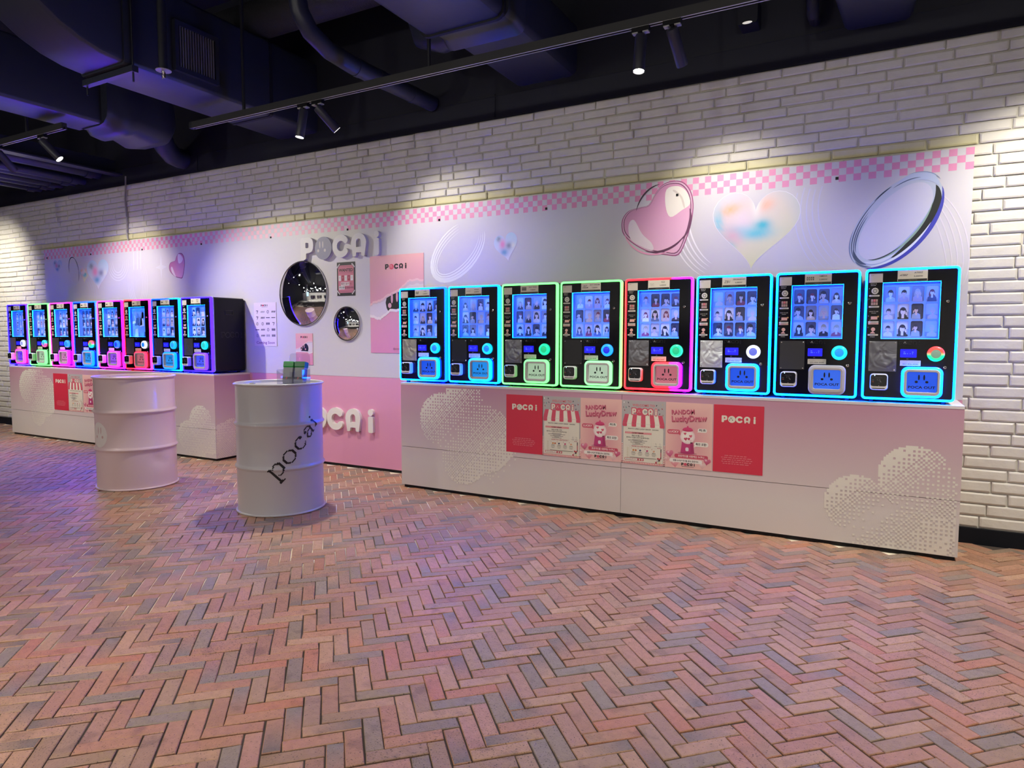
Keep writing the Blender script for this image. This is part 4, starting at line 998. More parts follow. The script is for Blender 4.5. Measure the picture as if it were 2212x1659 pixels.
# ------------------------------------------------------------ posters on the counters (0.297 x 0.42 m)
PWD, PHT = .2955, .42
def paper(c, w_=PWD, h=PHT):
    d = D(-.0012, .0003); d.box(0, w_, -.0012, 0, 0, h, c); return d
CRM = S('e3dfd0'); PR = S('d2304a'); PK = S('d4546c'); TXR = S('b0304a'); DK = S('15121a')
def poster_red():
    d = paper(PR); d.logo(.048, .312, .042, CRM, fcol=DK, w=.20, l=1)
    for k, (w0, w1) in enumerate(((.07, .215), (.05, .235), (.055, .235), (.052, .232), (.06, .225))):
        z = .104 - k * .0125; x = w0; r_ = random.Random(k)
        while x < w1 - .01:
            s_ = r_.uniform(.008, .026); d.r(x, min(x + s_, w1), z, z + .0042, S('e08088')); x += s_ + .005
    return d
def poster_welcome():
    d = paper(S('b4b0b2')); r_ = random.Random(4); W_, H = PWD, PHT
    for i in range(13):
        for a in range(2): d.r(.0 if a == 0 else W_ - .0115, .0115 if a == 0 else W_, .0 + i * .0105, .0058 + i * .0105, S('d87a80') if i % 1 == 0 else CRM, 1)
    d.r(0, W_, 0, .0135, S('d87a80'), 1)
    for i in range(26): d.p(rrect(.004 + i * .0113, .0105 + i * .0113, .0038, .0102, .002, 2), S('f6f2e6'), 2)
    for i in range(11): [d.p(rrect(x, x + .006, .016 + i * .0113, .0225 + i * .0113, .002, 2), S('f6f2e6'), 2) for x in (.003, W_ - .009)]
    d.p([(.0135, .014), (W_ - .0135, .014), (W_ - .0135, .23), (W_ - .022, .275), (.022, .275), (.0135, .24)], CRM, 2)
    for x, z, c, ro in ((.015, .405, 'f0f0f0', 0), (.045, .404, '2a2440', 30), (.235, .392, '2a2440', -30), (.275, .40, 'c8b890', 0), (.03, .372, '3a9090', 20), (.05, .378, '5a3050', 50), (.012, .372, '8a6a70', 0), (.02, .352, '8a3048', 20),
                       (.25, .365, '3a2050', 15), (.272, .372, 'b03048', 50), (.256, .338, '602848', -20), (.278, .33, 'a88060', 0), (.068, .362, '4a4a60', 10)):
        d.p(ell(x, z, .0028, .006, 8, ro), S(c), 1)
    d.t('WELCOME TO', .148, .382, .0155, S('d86a74'), 1, w=.15, bold=.015)
    d.logo(.071, .328, .040, PK, w=.166, l=4.3, grow=.16); d.logo(.071, .328, .040, CRM, PK, CRM, 5.3, w=.166)
    xs0 = [.022 + i * (W_ - .044) / 9 for i in range(10)]; xs1 = [.006 + i * (W_ - .012) / 9 for i in range(10)]
    for i in range(9):
        c = PK if i % 2 == 0 else S('ece8da')
        d.p([(xs1[i], .268), (xs1[i + 1], .268), (xs0[i + 1], .328), (xs0[i], .328)], c, 3 - 0)
        d.p(rrect(xs1[i], xs1[i + 1], .246, .2685, .007, 3), c, 3.3); d.r(xs1[i], xs1[i + 1], .266, .2668, S('a88a88'), 3.8)
    d.t('PHOTO CARD LUCKY DRAW · GOODS', .148, .2285, .0075, DK, 3, w=.205, bold=.02)
    d.r(.024, .205, .199, .211, S('e0848c'), 3); d.r(.024, .205, .2035, .2065, S('eeb0b0'), 4); d.t('LUCKY DRAW', .112, .2015, .008, DK, 5, w=.078, bold=.03)
    d.p(rrect(.024, .205, .120, .1985, .003, 2), S('d8d4c4'), 3); d.p(rrect(.0248, .2042, .1208, .1985, .003, 2), CRM, 4)
    d.t('랜덤으로 뽑는 포카!', .112, .183, .0075, DK, 5, w=.08, bold=.015); d.t('좋아하는 아이돌의 포토카드를 뽑아보세요!', .112, .1705, .0075, DK, 5, w=.155, bold=.01)
    for k, (w0, c) in enumerate(((.075, '4a4650'), (.13, '4a4650'), (.06, '3a3640'), (.10, '2a2630'), (.036, '2a2630'), (.075, '2a2630'))):
        z = .160 - k * .0062; d.r(.112 - w0 / 2, .112 + w0 / 2, z, z + .0024, S(c), 5)
    for k, x in enumerate((.235, .262)): d.p(ell(x, .140, .005, .007, 8, 20), S('9a968c'), 3, [ell(x, .140, .0038, .0058, 8, 20)]); d.r(x - .01, x + .01, .1245, .1265, S('4a4650'), 3)
    d.p(rrect(.056, .27, .044, .111, .003, 2), S('c8c4b4'), 3); d.p(rrect(.0568, .2692, .0448, .1102, .003, 2), CRM, 4)
    d.t('HOW TO USE POCAi ?', .072, .1135, .0085, S('c0405a'), 5, 'l', w=.128, bold=.01)
    for k, x in enumerate((.245, .2535, .262)): d.r(x, x + .006, .1135, .1175, S('b04a6a'), 5)
    for k, (x, c) in enumerate(((.084, 'd0904a'), (.130, '5a607a'), (.177, 'c04a78'), (.222, 'd8a88a'))):
        d.t(str(k + 1), x - .014, .0985, .0085, S('b8304a'), 5); d.p(ell(x, .091, .0075, .0065, 8, 25), S(c), 5)
        if k == 0: d.p(ell(x + .016, .091, .0065, .0065, 8), S('c86a3a'), 5)
        d.r(x - .012, x + .012, .0765, .0795, S('4a4650'), 5)
        for q in range(3): d.r(x - .016 + q * .003, x + .016 - q * .003, .069 - q * .006, .071 - q * .006, S('8a867c'), 5)
    for k in range(5): d.p(ell(.044, .101 - k * .0142, .0052, .0052, 12), S('b0a060'), 3, [ell(.044, .101 - k * .0142, .0042, .0042, 12)])
    d.r(.266, .272, .045, .11, S('4a3a40'), 5); d.r(.2665, .2715, .058, .088, S('c04a5a'), 6); d.r(.06, .236, .041, .043, S('2a2630'), 5)
    d.r(.024, .154, .022, .038, S('c0485a'), 3); d.p(rrect(.027, .112, .0245, .0355, .003, 2), S('f0ece0'), 4); d.t('찍어드림 위의 코너', .069, .0275, .0055, DK, 5, w=.07)
    for x in (.126, .143): d.p(ell(x, .030, .0055, .0052, 10), CRM, 4)
    for x, z, c in ((.250, .046, 'c03a4a'), (.258, .035, '2a2030'), (.262, .044, 'c8404a'), (.238, .020, 'b83a48'), (.262, .020, 'e0d8a0'), (.246, .030, 'd0c0c0')): d.p(ell(x, z, .0062, .0062, 8), S(c), 6)
    return d
def glass_heart(d, x, z, s_, a, b_, l=2, ro=0):
    d.blob(heart(x, z, s_, s_ * .95, ro, 24), lambda u, v: mixc(mixc(S(b_), S(a), .5 + .5 * v), S('fbeef0'), .9 * math.exp(-((u + .35) ** 2 + (v - .45) ** 2) / .05)), l, 5)
def poster_lucky():
    d = paper(S('e2a8ac')); 
    d.blob(rect(0, PWD, 0, PHT), lambda u, v: mixc(S('dd9ea6'), S('ecc0b8'), min(1, abs(u) * .35 + v * v * .7)), 0.5, 6)
    def t3(s_, x, z, h, w_, ro, l0=2):
        for k in range(4): d.t(s_, x + .0014 * (3 - k) * .6, z - .0016 * (3 - k), h, S('a8405c') if k < 3 else S('d06a84'), l0 + k * .35, w=w_, bold=.022, rot=ro)
    t3('RANDOM', .110, .350, .027, .145, 4); t3('LuckyDraw', .150, .306, .036, .222, 4, 3.6)
    # capsule machine
    cx = .142
    d.p(ell(cx, .098, .062, .010, 20), S('c88a92'), 1); d.p([(cx - .044, .100), (cx + .044, .100), (cx + .035, .17), (cx - .035, .17)], S('c0407a'), 2); d.p([(cx + .02, .100), (cx + .044, .100), (cx + .035, .17), (cx + .018, .17)], S('a83468'), 3)
    d.p(ell(cx, .10, .044, .007, 20), S('b0386e'), 3.4); d.p(rrect(cx - .012, cx + .008, .112, .136, .007, 3), S('e8dce4'), 4)
    d.blob(ell(cx, .205, .047, .047, 28), lambda u, v: mixc(S('f4eee8'), S('e6c8cc'), (u * u + v * v) ** 2), 3, 6)
    for x, z, s_, c in ((-.016, .222, .018, 'd8607a'), (.020, .208, .020, 'd8607a'), (-.012, .188, .022, 'c84a6a'), (.008, .190, .018, 'c03a5e'), (.0, .176, .018, 'f0e8e4'), (-.02, .178, .014, 'f6f0ec'), (.02, .180, .016, 'e8d0d0')):
        d.p(heart(cx + x, z, s_, s_, 10, 16) if c[0] != 'f' else ell(cx + x, z, s_ / 2, s_ / 2, 10), S(c), 4 + abs(x) * 30 + z * 2 - .4)
    d.p(ell(cx, .247, .034, .010, 20), S('c83c6c'), 4); d.p(arc(cx, .249, .032, .016, 0, 180, 10), S('d84a7c'), 5); d.p(ell(cx, .268, .006, .006, 10), S('d84a7c'), 5)
    def bub(x0, x1, z0, z1, c, s_, tc, h, tail, l=2):
        d.p(rrect(x0, x1, z0, z1, (z1 - z0) * .42, 4), c, l)
        if tail: d.p(tail, c, l - .25)
        d.t(s_, (x0 + x1) / 2, z0 + (z1 - z0) * .30, h, tc, l + 1, w=(x1 - x0) * .78, bold=.02)
    bub(.012, .094, .217, .246, S('d0566e'), 'LUCKY', S('f4e8e4'), .0135, [(.08, .222), (.100, .206), (.092, .24)])
    bub(.205, .262, .237, .262, S('f0ece4'), '최초', DK, .0125, [(.21, .245), (.200, .235), (.215, .238)])
    bub(.184, .272, .146, .175, S('f0ece4'), '특전 포함!', S('3a2030'), .0125, [(.19, .155), (.180, .140), (.2, .147)])
    bub(.060, .272, .066, .091, S('cc5068'), '포토카드를 사랑하는 누구나', S('f4e4e2'), .011, [(.25, .067), (.275, .055), (.268, .075)])
    bub(.028, .236, .036, .060, S('f2ecE6'), '정품 K-POP 아이돌 공식 포토카드', S('3a2430'), .010, None)
    glass_heart(d, .030, .086, .050, 'e08aa4', 'c04a74', 3.45, 8); glass_heart(d, .266, .052, .046, 'd87a98', 'b83a68', 3.6, -10); glass_heart(d, .064, .012 + .012, .052, 'eab0b4', 'd87a88', 1.4, 6)
    glass_heart(d, .238, .024, .046, 'ecd0cc', 'dcaaaa', 1.55, -6); glass_heart(d, .012, .05, .034, 'eac0c0', 'dca0a4', 1.25, 0)
    d.logo(.105, .018, .018, DK, PK, None, 4.2, w=.085); d.r(.108, .186, .0105, .0125, S('6a4a50'), 3)
    for k in range(3): d.p(ell(.275 + k * .004, .225 - k * .012, .012, .004, 10, -40), S('e8bcb8'), 1)
    return d
YP = CY0 - .0012
PX = [-2.365, -2.0725, -1.7815, -1.486, -1.189, -.8875]
for k, (x, fn, lb) in enumerate(zip(PX, (poster_red, poster_welcome, poster_lucky, poster_welcome, poster_lucky, poster_red),
        ('crimson poster with cream letters, leftmost of six on the right counter', 'awning shop poster with striped roof beside the leftmost crimson poster on the right counter',
         'pink capsule machine poster between two awning posters on the right counter', 'awning shop poster with striped roof between two pink capsule posters on the right counter',
         'pink capsule machine poster beside the rightmost crimson poster on the right counter', 'crimson poster with cream letters, rightmost of six on the right counter'))):
    tag(fn().make('poster', PRINT, None, (x, YP + .0011, .365)), lb, 'poster', 'posters on the right counter')
for k, (x, fn, lb) in enumerate(((-8.363, poster_red, 'crimson poster with cream letters on the left counter'), (-8.066, poster_welcome, 'awning shop poster with striped roof on the left counter'), (-7.768, poster_lucky, 'pink capsule machine poster half hidden by the pink drum'))):
    tag(fn().make('poster', PRINT, None, (x, YP + .0011, .352)), lb, 'poster', 'posters on the left counter')

# ------------------------------------------------------------ things on the wall panel
def jag(pts, n, a, seed):
    r_ = random.Random(seed); o = []
    for p, q in zip(pts, pts[1:]):
        for k in range(n):
            t = k / n; o.append((p[0] + (q[0] - p[0]) * t + (r_.uniform(-a, a) if k or 1 else 0), p[1] + (q[1] - p[1]) * t + r_.uniform(-a, a)))
    return o + [pts[-1]]
def torn(x0, x1, z0, z1, up, lo, disc, logo, label, seed, handle=None):
    W_, H = x1 - x0, z1 - z0; d = D(-.004, .0006); d.box(x0, x1, -.004, -.0005, z0, z1, S('e3a7ad'))
    PA, PB = S('e6abb2'), S('dd9ab4')
    d.blob(rect(x0, x1, z0, z1), lambda u, v: mixc(S('da8fb4'), S('eab2b0'), .5 + .5 * v), .3, 4)
    u_ = jag(up, 4, W_ * .008, seed); l_ = jag(lo, 4, W_ * .008, seed + 1)
    d.p(l_ + u_[::-1], S('dcd2da'), 1)
    (cx, cz, rx, rz), feats = disc
    # black disc clipped by the tear
    def edge(pts, x):
        for p, q in zip(pts, pts[1:]):
            if p[0] <= x <= q[0]: return p[1] + (q[1] - p[1]) * (x - p[0]) / (q[0] - p[0] + 1e-9)
        return pts[-1][1] if x > pts[-1][0] else pts[0][1]
    n = 26; xs = [cx + rx * (-1 + 2 * i / n) for i in range(n + 1)]; xs = [min(x, x1 - .001) for x in xs]
    top = [(x, min(cz + rz * sqrt(max(0, 1 - ((x - cx) / rx) ** 2)), edge(up, x) - W_ * .012)) for x in xs]
    bot = [(x, max(cz - rz * sqrt(max(0, 1 - ((x - cx) / rx) ** 2)), edge(lo, x) + W_ * .002)) for x in xs]
    for i in range(n):
        if top[i + 1][1] > bot[i + 1][1] or top[i][1] > bot[i][1]: d.p([bot[i], bot[i + 1], top[i + 1], top[i]], S('131318'), 2)
    for e in feats: d.p(ell(*e, 16), S('dba6b4'), 3)
    # curled paper edges with a thickness of their own
    d.p([(a, b + W_ * .03) for a, b in u_] + u_[::-1], S('efc4c4'), 2); d.p(u_ + [(a, b - W_ * .05 * (1 - abs((a - x0) / W_ - .75))) for a, b in u_[::-1]], S('d5bfc6'), 1.5)
    d.p(l_ + [(a, b + W_ * .04) for a, b in l_[::-1]], S('ece2e4'), 3.5)
    d.logo(x0 + logo[0], z0 + logo[1], logo[2], DK, S('df5870'), S('f3d8d8'), 2, w=logo[3])
    d.r(x0 + W_ * .488, x0 + W_ * .49, z0 + H * .62, z1 - .001, S('d69aa2'), 1) if W_ > .4 else None
    if handle: d.t(handle, x0 + W_ * .43, z0 + .031, .016, S('8a4a6a'), 2, 'l')
    place(d, 'poster', PRINT, label, 'poster', ((x0 + x1) / 2, 0, z0), 'posters on the wall panel')
torn(-3.983, -3.398, 1.057, 1.907, [(-3.983, 1.471), (-3.939, 1.498), (-3.899, 1.501), (-3.843, 1.523), (-3.798, 1.545), (-3.729, 1.574), (-3.66, 1.595), (-3.631, 1.621), (-3.582, 1.654), (-3.544, 1.675), (-3.478, 1.676), (-3.398, 1.67)],
     [(-3.983, 1.376), (-3.931, 1.36), (-3.871, 1.343), (-3.846, 1.366), (-3.79, 1.397), (-3.76, 1.42), (-3.672, 1.418), (-3.58, 1.43), (-3.5, 1.50), (-3.45, 1.56), (-3.398, 1.60)],
     ((-3.672, 1.497, .137, .12), [(-3.739, 1.535, .012, .045), (-3.683, 1.545, .012, .045), (-3.763, 1.472, .019, .022), (-3.64, 1.478, .019, .022)]), (.172, .728, .046, .232), 'large pink torn paper poster partly behind the sky blue machine', 3, '@pocai_official')
torn(-4.91, -4.69, .932, 1.23, [(-4.91, 1.076), (-4.87, 1.09), (-4.844, 1.098), (-4.80, 1.125), (-4.772, 1.141), (-4.74, 1.152), (-4.69, 1.15)], [(-4.91, 1.05), (-4.845, 1.054), (-4.763, 1.052), (-4.735, 1.038), (-4.706, 1.042), (-4.69, 1.05)],
     ((-4.795, 1.088, .052, .05), [(-4.825, 1.105, .005, .018), (-4.80, 1.108, .005, .018), (-4.835, 1.077, .008, .009), (-4.783, 1.08, .008, .009)]), (.066, .254, .018, .088), 'small pink torn paper poster below the big round mirror', 8)
# coming soon
d = D(-.004, .0005); x0, x1, z0, z1 = -5.478, -5.166, 1.106, 1.533; d.box(x0, x1, -.004, -.0005, z0, z1, S('e0d4dc')); d.logo(x0 + .10, 1.496, .018, DK, S('d0405a'), None, 1, w=.095); d.r(x0 + .11, x0 + .195, 1.488, 1.4898, S('6a6068'))
r_ = random.Random(9)
for j in range(5):
    for i in range(4):
        cx, cz = x0 + .045 + i * .0755, 1.442 - j * .0585; c = S(r_.choice(('2a2630', '3a3640', '8a8490', '1c1a22'))); k = r_.randrange(5)
        if k == 0: [d.r(cx - .024 + q * .017, cx - .012 + q * .017, cz - .01, cz + .012, c) for q in range(3)]
        elif k == 1: d.p(ell(cx, cz, .016, .016, 14), c, 1, [ell(cx, cz, .012, .012, 14)]); d.p([(cx - .006, cz - .008), (cx - .001, cz - .008), (cx + .006, cz + .009), (cx + .002, cz + .009)], c)
        elif k == 2: [d.p([(cx - .026 + q * .014, cz - .008), (cx - .017 + q * .014, cz - .008), (cx - .011 + q * .014, cz + .009), (cx - .02 + q * .014, cz + .009)], c) for q in range(4)]
        elif k == 3: d.r(cx - .027, cx + .027, cz - .003, cz + .004, c)
        else: d.p([(cx - .016, cz + .014), (cx + .016, cz + .014), (cx + .003, cz - .016), (cx - .004, cz - .016), (cx + .006, cz + .008), (cx - .016, cz + .008)], c)
d.t('Coming Soon', (x0 + x1) / 2, 1.128, .026, S('7c3a8c'), 1, w=.255, bold=.018)
place(d, 'poster', PRINT, 'white coming soon poster with rows of small black emblems', 'poster', ((x0 + x1) / 2, 0, z0), 'posters on the wall panel')
# wanted
d = D(-.004, .0005); x0, x1, z0, z1 = -4.371, -4.159, 1.571, 1.873; d.box(x0, x1, -.004, -.0005, z0, z1, S('101016')); RS = S('c47286')
a0, a1, b0, b1 = x0 + .014, x1 - .012, z0 + .026, z1 - .028; d.p(octo(a0, a1, b0, b1, .022), RS)
d.t('WANTED', (a0 + a1) / 2, 1.789, .027, S('161018'), 2, w=.168, bold=.035)
for z in (1.831, 1.776, 1.609): d.r(a0 + .01, a1 - .01, z, z + .0025, S('8a4058'), 2)
for k in range(5):
    q0 = a0 + .005 + k * .0357; d.r(q0, q0 + .031, 1.706, 1.754, S('d8d4d4') if k % 2 == 0 else S('a02a48'), 2); d.t('?', q0 + .0155, 1.722, .020, S('7a6a74') if k % 2 == 0 else S('f0d8dc'), 3)
d.r(a0 + .032, a0 + .134, 1.661, 1.692, S('dcd4d4'), 2); d.t('특전 포카', a0 + .083, 1.669, .016, S('8a4058'), 3, w=.095, bold=.02); d.t('의', a0 + .150, 1.669, .014, S('6a3044'), 3)
d.r(a0 + .008, a0 + .078, 1.628, 1.659, S('dcd4d4'), 2); d.t('주인공', a0 + .043, 1.636, .016, S('1e4a48'), 3, w=.064, bold=.02); d.t('을 찾습니다!', a0 + .130, 1.636, .014, S('6a3044'), 3, w=.098, bold=.01)
for x, z, ro in ((a0 + .004, b1 - .004, 45), (a1 - .004, b1 - .004, -45), (a0 + .004, b0 + .004, -45), (a1 - .004, b0 + .004, 45)):
    c, s_ = cos(R(ro)), sin(R(ro)); f = lambda u, v: (x + u * c - v * s_, z + u * s_ + v * c)
    d.p([f(-.024, -.006), f(.024, -.006), f(.024, .006), f(-.024, .006)], S('d6cccc'), 4)
    for q in (-.012, .008): d.p([f(q, -.003), f(q + .006, -.003), f(q + .006, .003), f(q, .003)], S('4a444c'), 5)
place(d, 'poster', PRINT, 'black edged pink wanted poster with taped corners', 'poster', ((x0 + x1) / 2, 0, z0), 'posters on the wall panel')
# raised letters
LET = ['letter_p', 'letter_o', 'letter_c', 'letter_a', 'letter_i', 'letter_i_dot']
def letters(label, x, z, h, y0, y1, cf, cs, oc=None, names=LET):
    t = thing('letter_sign', label, 'sign', (x + LOGO_W * h / 2, 0, z)); o = None
    for i, (ot, hs) in enumerate(LOGO):
        f = lambda q: [(x + a * h, z + b * h) for a, b in q]
        m = oc if (i == 1 and oc) else cf
        fr = B().prism(f(ot), y0, y0 + .008, [f(q) for q in hs]); bk = B().prism(f(ot), y0 + .009, y1, [f(q) for q in hs])
        par = o if i == 5 else t
        b = fr; b.xf(Matrix.Translation(-t.location)); p_ = b.make(names[i], m, par)
        if i == 4: o = p_
        if i != 5: bk.xf(Matrix.Translation(-t.location)); bk.make('letter_return', cs, p_)
        else: bk.xf(Matrix.Translation(-t.location)); bk.make('letter_return', cs, o)
        if i == 1:
            d = D(y0, .0008)
            for e in logo_face(): d.p(f(e), S('c8c0c0'))
            d.xf(Matrix.Translation(-t.location)); d.make('letter_face_print', INK, p_)
    return t
LW = mat('letter_white', (.68, .67, .65), .4); LS = mat('letter_side', (.64, .61, .72), .4); LG = mat('letter_grey', (.24, .24, .32), .45); LW2 = mat('letter_cream', (.80, .78, .72), .4)
letters('big raised white letters POCA i with a grey round O high on the panel', -4.790, 1.913, .2045, -.034, -.0, LW, LS, LG)
letters('cream raised letters POCA i low on the pink panel behind the white drum', -4.905, .337, .2085, -.028, -.0, LW2, LW2, None)
# convex mirrors
def mirror(label, cx, cz, r_, bulge):
    t = thing('convex_mirror', label, 'mirror', (cx, 0, cz)); n = 10
    Rs = (r_ * r_ + bulge * bulge) / (2 * bulge); am = math.asin(min(1, r_ / Rs))
    prof = [(max(.0005, Rs * sin(am * (1 - k / n))), -.012 - (Rs * cos(am * (1 - k / n)) - Rs * cos(am))) for k in range(n + 1)]
    b = B().lathe(prof, 64, (0, 0, 0), 'y'); b.make('mirror_glass', mat('mirror_silver', (.9, .9, .92), .015, 1), t, smooth=80)
    B().lathe([(r_ + .006, 0), (r_ + .008, -.008), (r_ + .004, -.016), (r_ - .003, -.0155), (r_ - .004, -.011)], 64, (0, 0, 0), 'y', caps=(False, False)).make('mirror_rim', CHROME, t, smooth=60)
    B().lathe([(r_ + .004, -.0005), (r_ + .004, -.004)], 48, (0, 0, 0), 'y').make('mirror_back', BLACK, t)
mirror('large round convex mirror under the raised letter P', -4.798, 1.606, .300, .075)
mirror('small round convex mirror beside the large torn poster', -4.256, 1.318, .151, .040)
# ------------------------------------------------------------ oil drums
DH, DR = .885, .3
def drum(label, cx, cy, m, dent=None):
    t = thing('oil_drum', label, 'drum', (cx, cy, 0), None)
    r = DR - .012
    prof = [(r + .002, .004), (r, .02)]
    for zb in (.318, .610):
        prof += [(r, zb - .022), (r + .004, zb - .012), (r + .0115, zb - .003), (r + .0115, zb + .003), (r + .004, zb + .012), (r, zb + .022)]
    prof += [(r, DH - .03), (r + .001, DH - .012)]
    # extra rings so the dent can be pushed in
    if dent: prof = prof[:2] + [(r, .02 + k * .023) for k in range(1, 12)] + prof[2:]
    b = B().lathe(prof, 96, caps=(False, False))
    if dent:
        a0, z0_, dp = dent
        v = []
        for x, y, z in b.v:
            a = math.atan2(y, x); da = ((a - a0 + pi) % (2 * pi) - pi) * DR; dz = z - z0_
            q = math.exp(-(da * da / .0028 + dz * dz / .0022)) + .6 * math.exp(-((da - .07) ** 2 / .0012 + (dz + .03) ** 2 / .0006)); f = 1 - dp * q / DR; v.append((x * f, y * f, z))
        b.v = v
    b.make('drum_shell', m, t, smooth=60)
    for nm, z, s_ in (('bottom_rim', .008, 1), ('top_rim', DH - .007, 1)):
        B().loft([[((r + .004 + .0085 * cos(a)) * cos(2 * pi * k / 72), (r + .004 + .0085 * cos(a)) * sin(2 * pi * k / 72), z + .0078 * sin(a)) for k in range(72)] for a in [2 * pi * q / 10 for q in range(11)]]).make(nm, m, t, smooth=80)
    B().lathe([(r - .004, DH - .004), (r - .006, DH - .020), (r - .03, DH - .021), (r - .05, DH - .017), (.001, DH - .017)], 72, caps=(False, False)).make('drum_lid', m, t, smooth=40)
    for a, rr, q in ((.6, .19, .034), (3.5, .2, .02)):
        B().lathe([(q, 0), (q, .009), (q * .7, .009), (q * .7, .006)], 18, (rr * cos(a), rr * sin(a), DH - .018)).make('bung', m, t, smooth=30)
    return t
DM1 = mat('drum_pink_enamel', (.68, .52, .54), .3, coat=.4); DM2 = mat('drum_white_enamel', (.52, .50, .53), .3, coat=.4)
C1, C2 = Vector((-5.27, -1.38, 0)), Vector((-3.67, -1.34, 0))
f1, f2 = [math.atan2(CAM.y - c.y, CAM.x - c.x) for c in (C1, C2)]
d1 = drum('pale pink steel drum with a white round face print at its side', C1.x, C1.y, DM1, (f1 + .5, .225, .012))
d2 = drum('white steel drum with slanted black pixel letters', C2.x, C2.y, DM2)
def bead(z):
    e = 0
    for zb in (.318, .610):
        q = abs(z - zb)
        if q < .022: e = max(e, .0115 if q < .004 else .0115 - (q - .004) / .018 * .0112)
    return e
def wrap(f0):
    def w_(a, z, l): r_ = DR - .012 + bead(z) + .0009 + .0005 * l; return (r_ * cos(f0 + a / DR), r_ * sin(f0 + a / DR), z)
    return w_
GLY = {
 'p': ['###...####...', '.###.##..###.', '.##.#.....###', '.##........##', '.##........##', '.##........##', '.##........##', '.##........##', '.##.......###', '.##.#....##..', '.##..####....', '.##..........', '.##..........', '.##..........', '####.........', '######.......'],
 'o': ['....#####....', '..##.....##..', '.##.......##.', '##.........##', '##.........##', '##.........##', '##.........##', '##.........##', '.##.......##.', '..##.....##..', '....#####....'],
 'c': ['....######.', '..##....###', '.##.....###', '##.........', '##.........', '##.........', '##.........', '##.........', '.##.......#', '..##....##.', '....#####..'],
 'a': ['..######...', '.#.....##..', '###.....##.', '###.....##.', '....######.', '..##....##.', '.##.....##.', '##......##.', '##.....###.', '.##..##.##.', '..####..###'],
 'i': ['.##', '.##', '...', '...', '##.', '###', '.##', '.##', '.##', '.##', '.##', '.##', '.##', '.##', '###'],
}
pd = D(0, 0, wrap(f2)); ps = .0078; ax, az, ro = -.092, .307, R(46); cur = 0
for ch, dz, adv, sc_ in (('p', 0, 15.5, 1), ('o', 0, 15.5, 1), ('c', 0, 14.5, .96), ('a', 0, 14, .92), ('i', 4, 5, .85)):
    for j, row in enumerate(GLY[ch]):
        i = 0
        while i < len(row):
            if row[i] != '#': i += 1; continue
            for sub in range(1):
                u, v = cur + i * ps * sc_, (-(j - dz)) * ps * sc_
                qs = [(u, v), (u + ps * sc_ * 1.03, v), (u + ps * sc_ * 1.03, v - ps * sc_ * 1.03), (u, v - ps * sc_ * 1.03)]
                pd.p([(ax + p * cos(ro) - q * sin(ro), az + p * sin(ro) + q * cos(ro)) for p, q in qs], (.008, .008, .012), 1)
            i += 1
    cur += adv * ps * sc_
pd.make('printed_letters', INK, d2)
fd = D(0, 0, wrap(f1)); fcx, fcz = -.325, .435
for k in range(28):     # disc in strips so it bends round the drum
    x0 = fcx - .098 + k * .007; x1 = x0 + .007; h = lambda x: .098 * sqrt(max(0, 1 - ((x - fcx) / .098) ** 2))
    a_, b_ = h(x0), h(x1)
    for q in range(8): fd.p([(x0, fcz - a_ + 2 * a_ * q / 8), (x1, fcz - b_ + 2 * b_ * q / 8), (x1, fcz - b_ + 2 * b_ * (q + 1) / 8), (x0, fcz - a_ + 2 * a_ * (q + 1) / 8)], S('ddd6d4'), 0)
for e in ((fcx - .005, fcz + .035, .006, .028), (fcx + .030, fcz + .035, .006, .028), (fcx - .03, fcz - .015, .011, .011), (fcx + .048, fcz - .015, .011, .011)): fd.p(ell(*e, 12), S('c9a6a6'), 1)
fd.make('printed_face', INK, d1)
# acrylic holder with two snack packs on the white drum
ACR = clear('acrylic', (.93, .93, .97), .03, 1.6)
hx, hy, hz = -3.555, -1.315, DH - .017
t = thing('acrylic_holder', 'clear acrylic display holder with a tall back on the white drum lid', 'display holder', (hx, hy, hz), rotz=R(14))
w_, dpt = .20, .10
bk = rpoly([(-w_ / 2 + .04, 0, 0), (w_ / 2, 0, 0), (w_ / 2, .215, .03), (-w_ / 2 + .04, .215, .03)])
B().prism(bk, dpt / 2 - .003, dpt / 2, [ell(.02, .175, .007, .013, 14)]).make('back_plate', ACR, t)
B().box(-w_ / 2, w_ / 2, -dpt / 2, dpt / 2, .0, .003).make('base_plate', ACR, t)
fo = rpoly([(-w_ / 2, .003, 0), (w_ / 2, .003, 0), (w_ / 2, .105, 0), (.02, .085, .03), (-.06, .075, .03), (-w_ / 2, .10, 0)])
B().prism(fo, -dpt / 2, -dpt / 2 + .003).make('front_plate', ACR, t)
for x in (-w_ / 2, w_ / 2 - .003): B().box(x, x + .003, -dpt / 2 + .003, dpt / 2 - .003, .003, .105).make('side_plate', ACR, t)
B().box(-.002, .001, -dpt / 2 + .003, dpt / 2 - .003, .003, .09).make('divider', ACR, t)
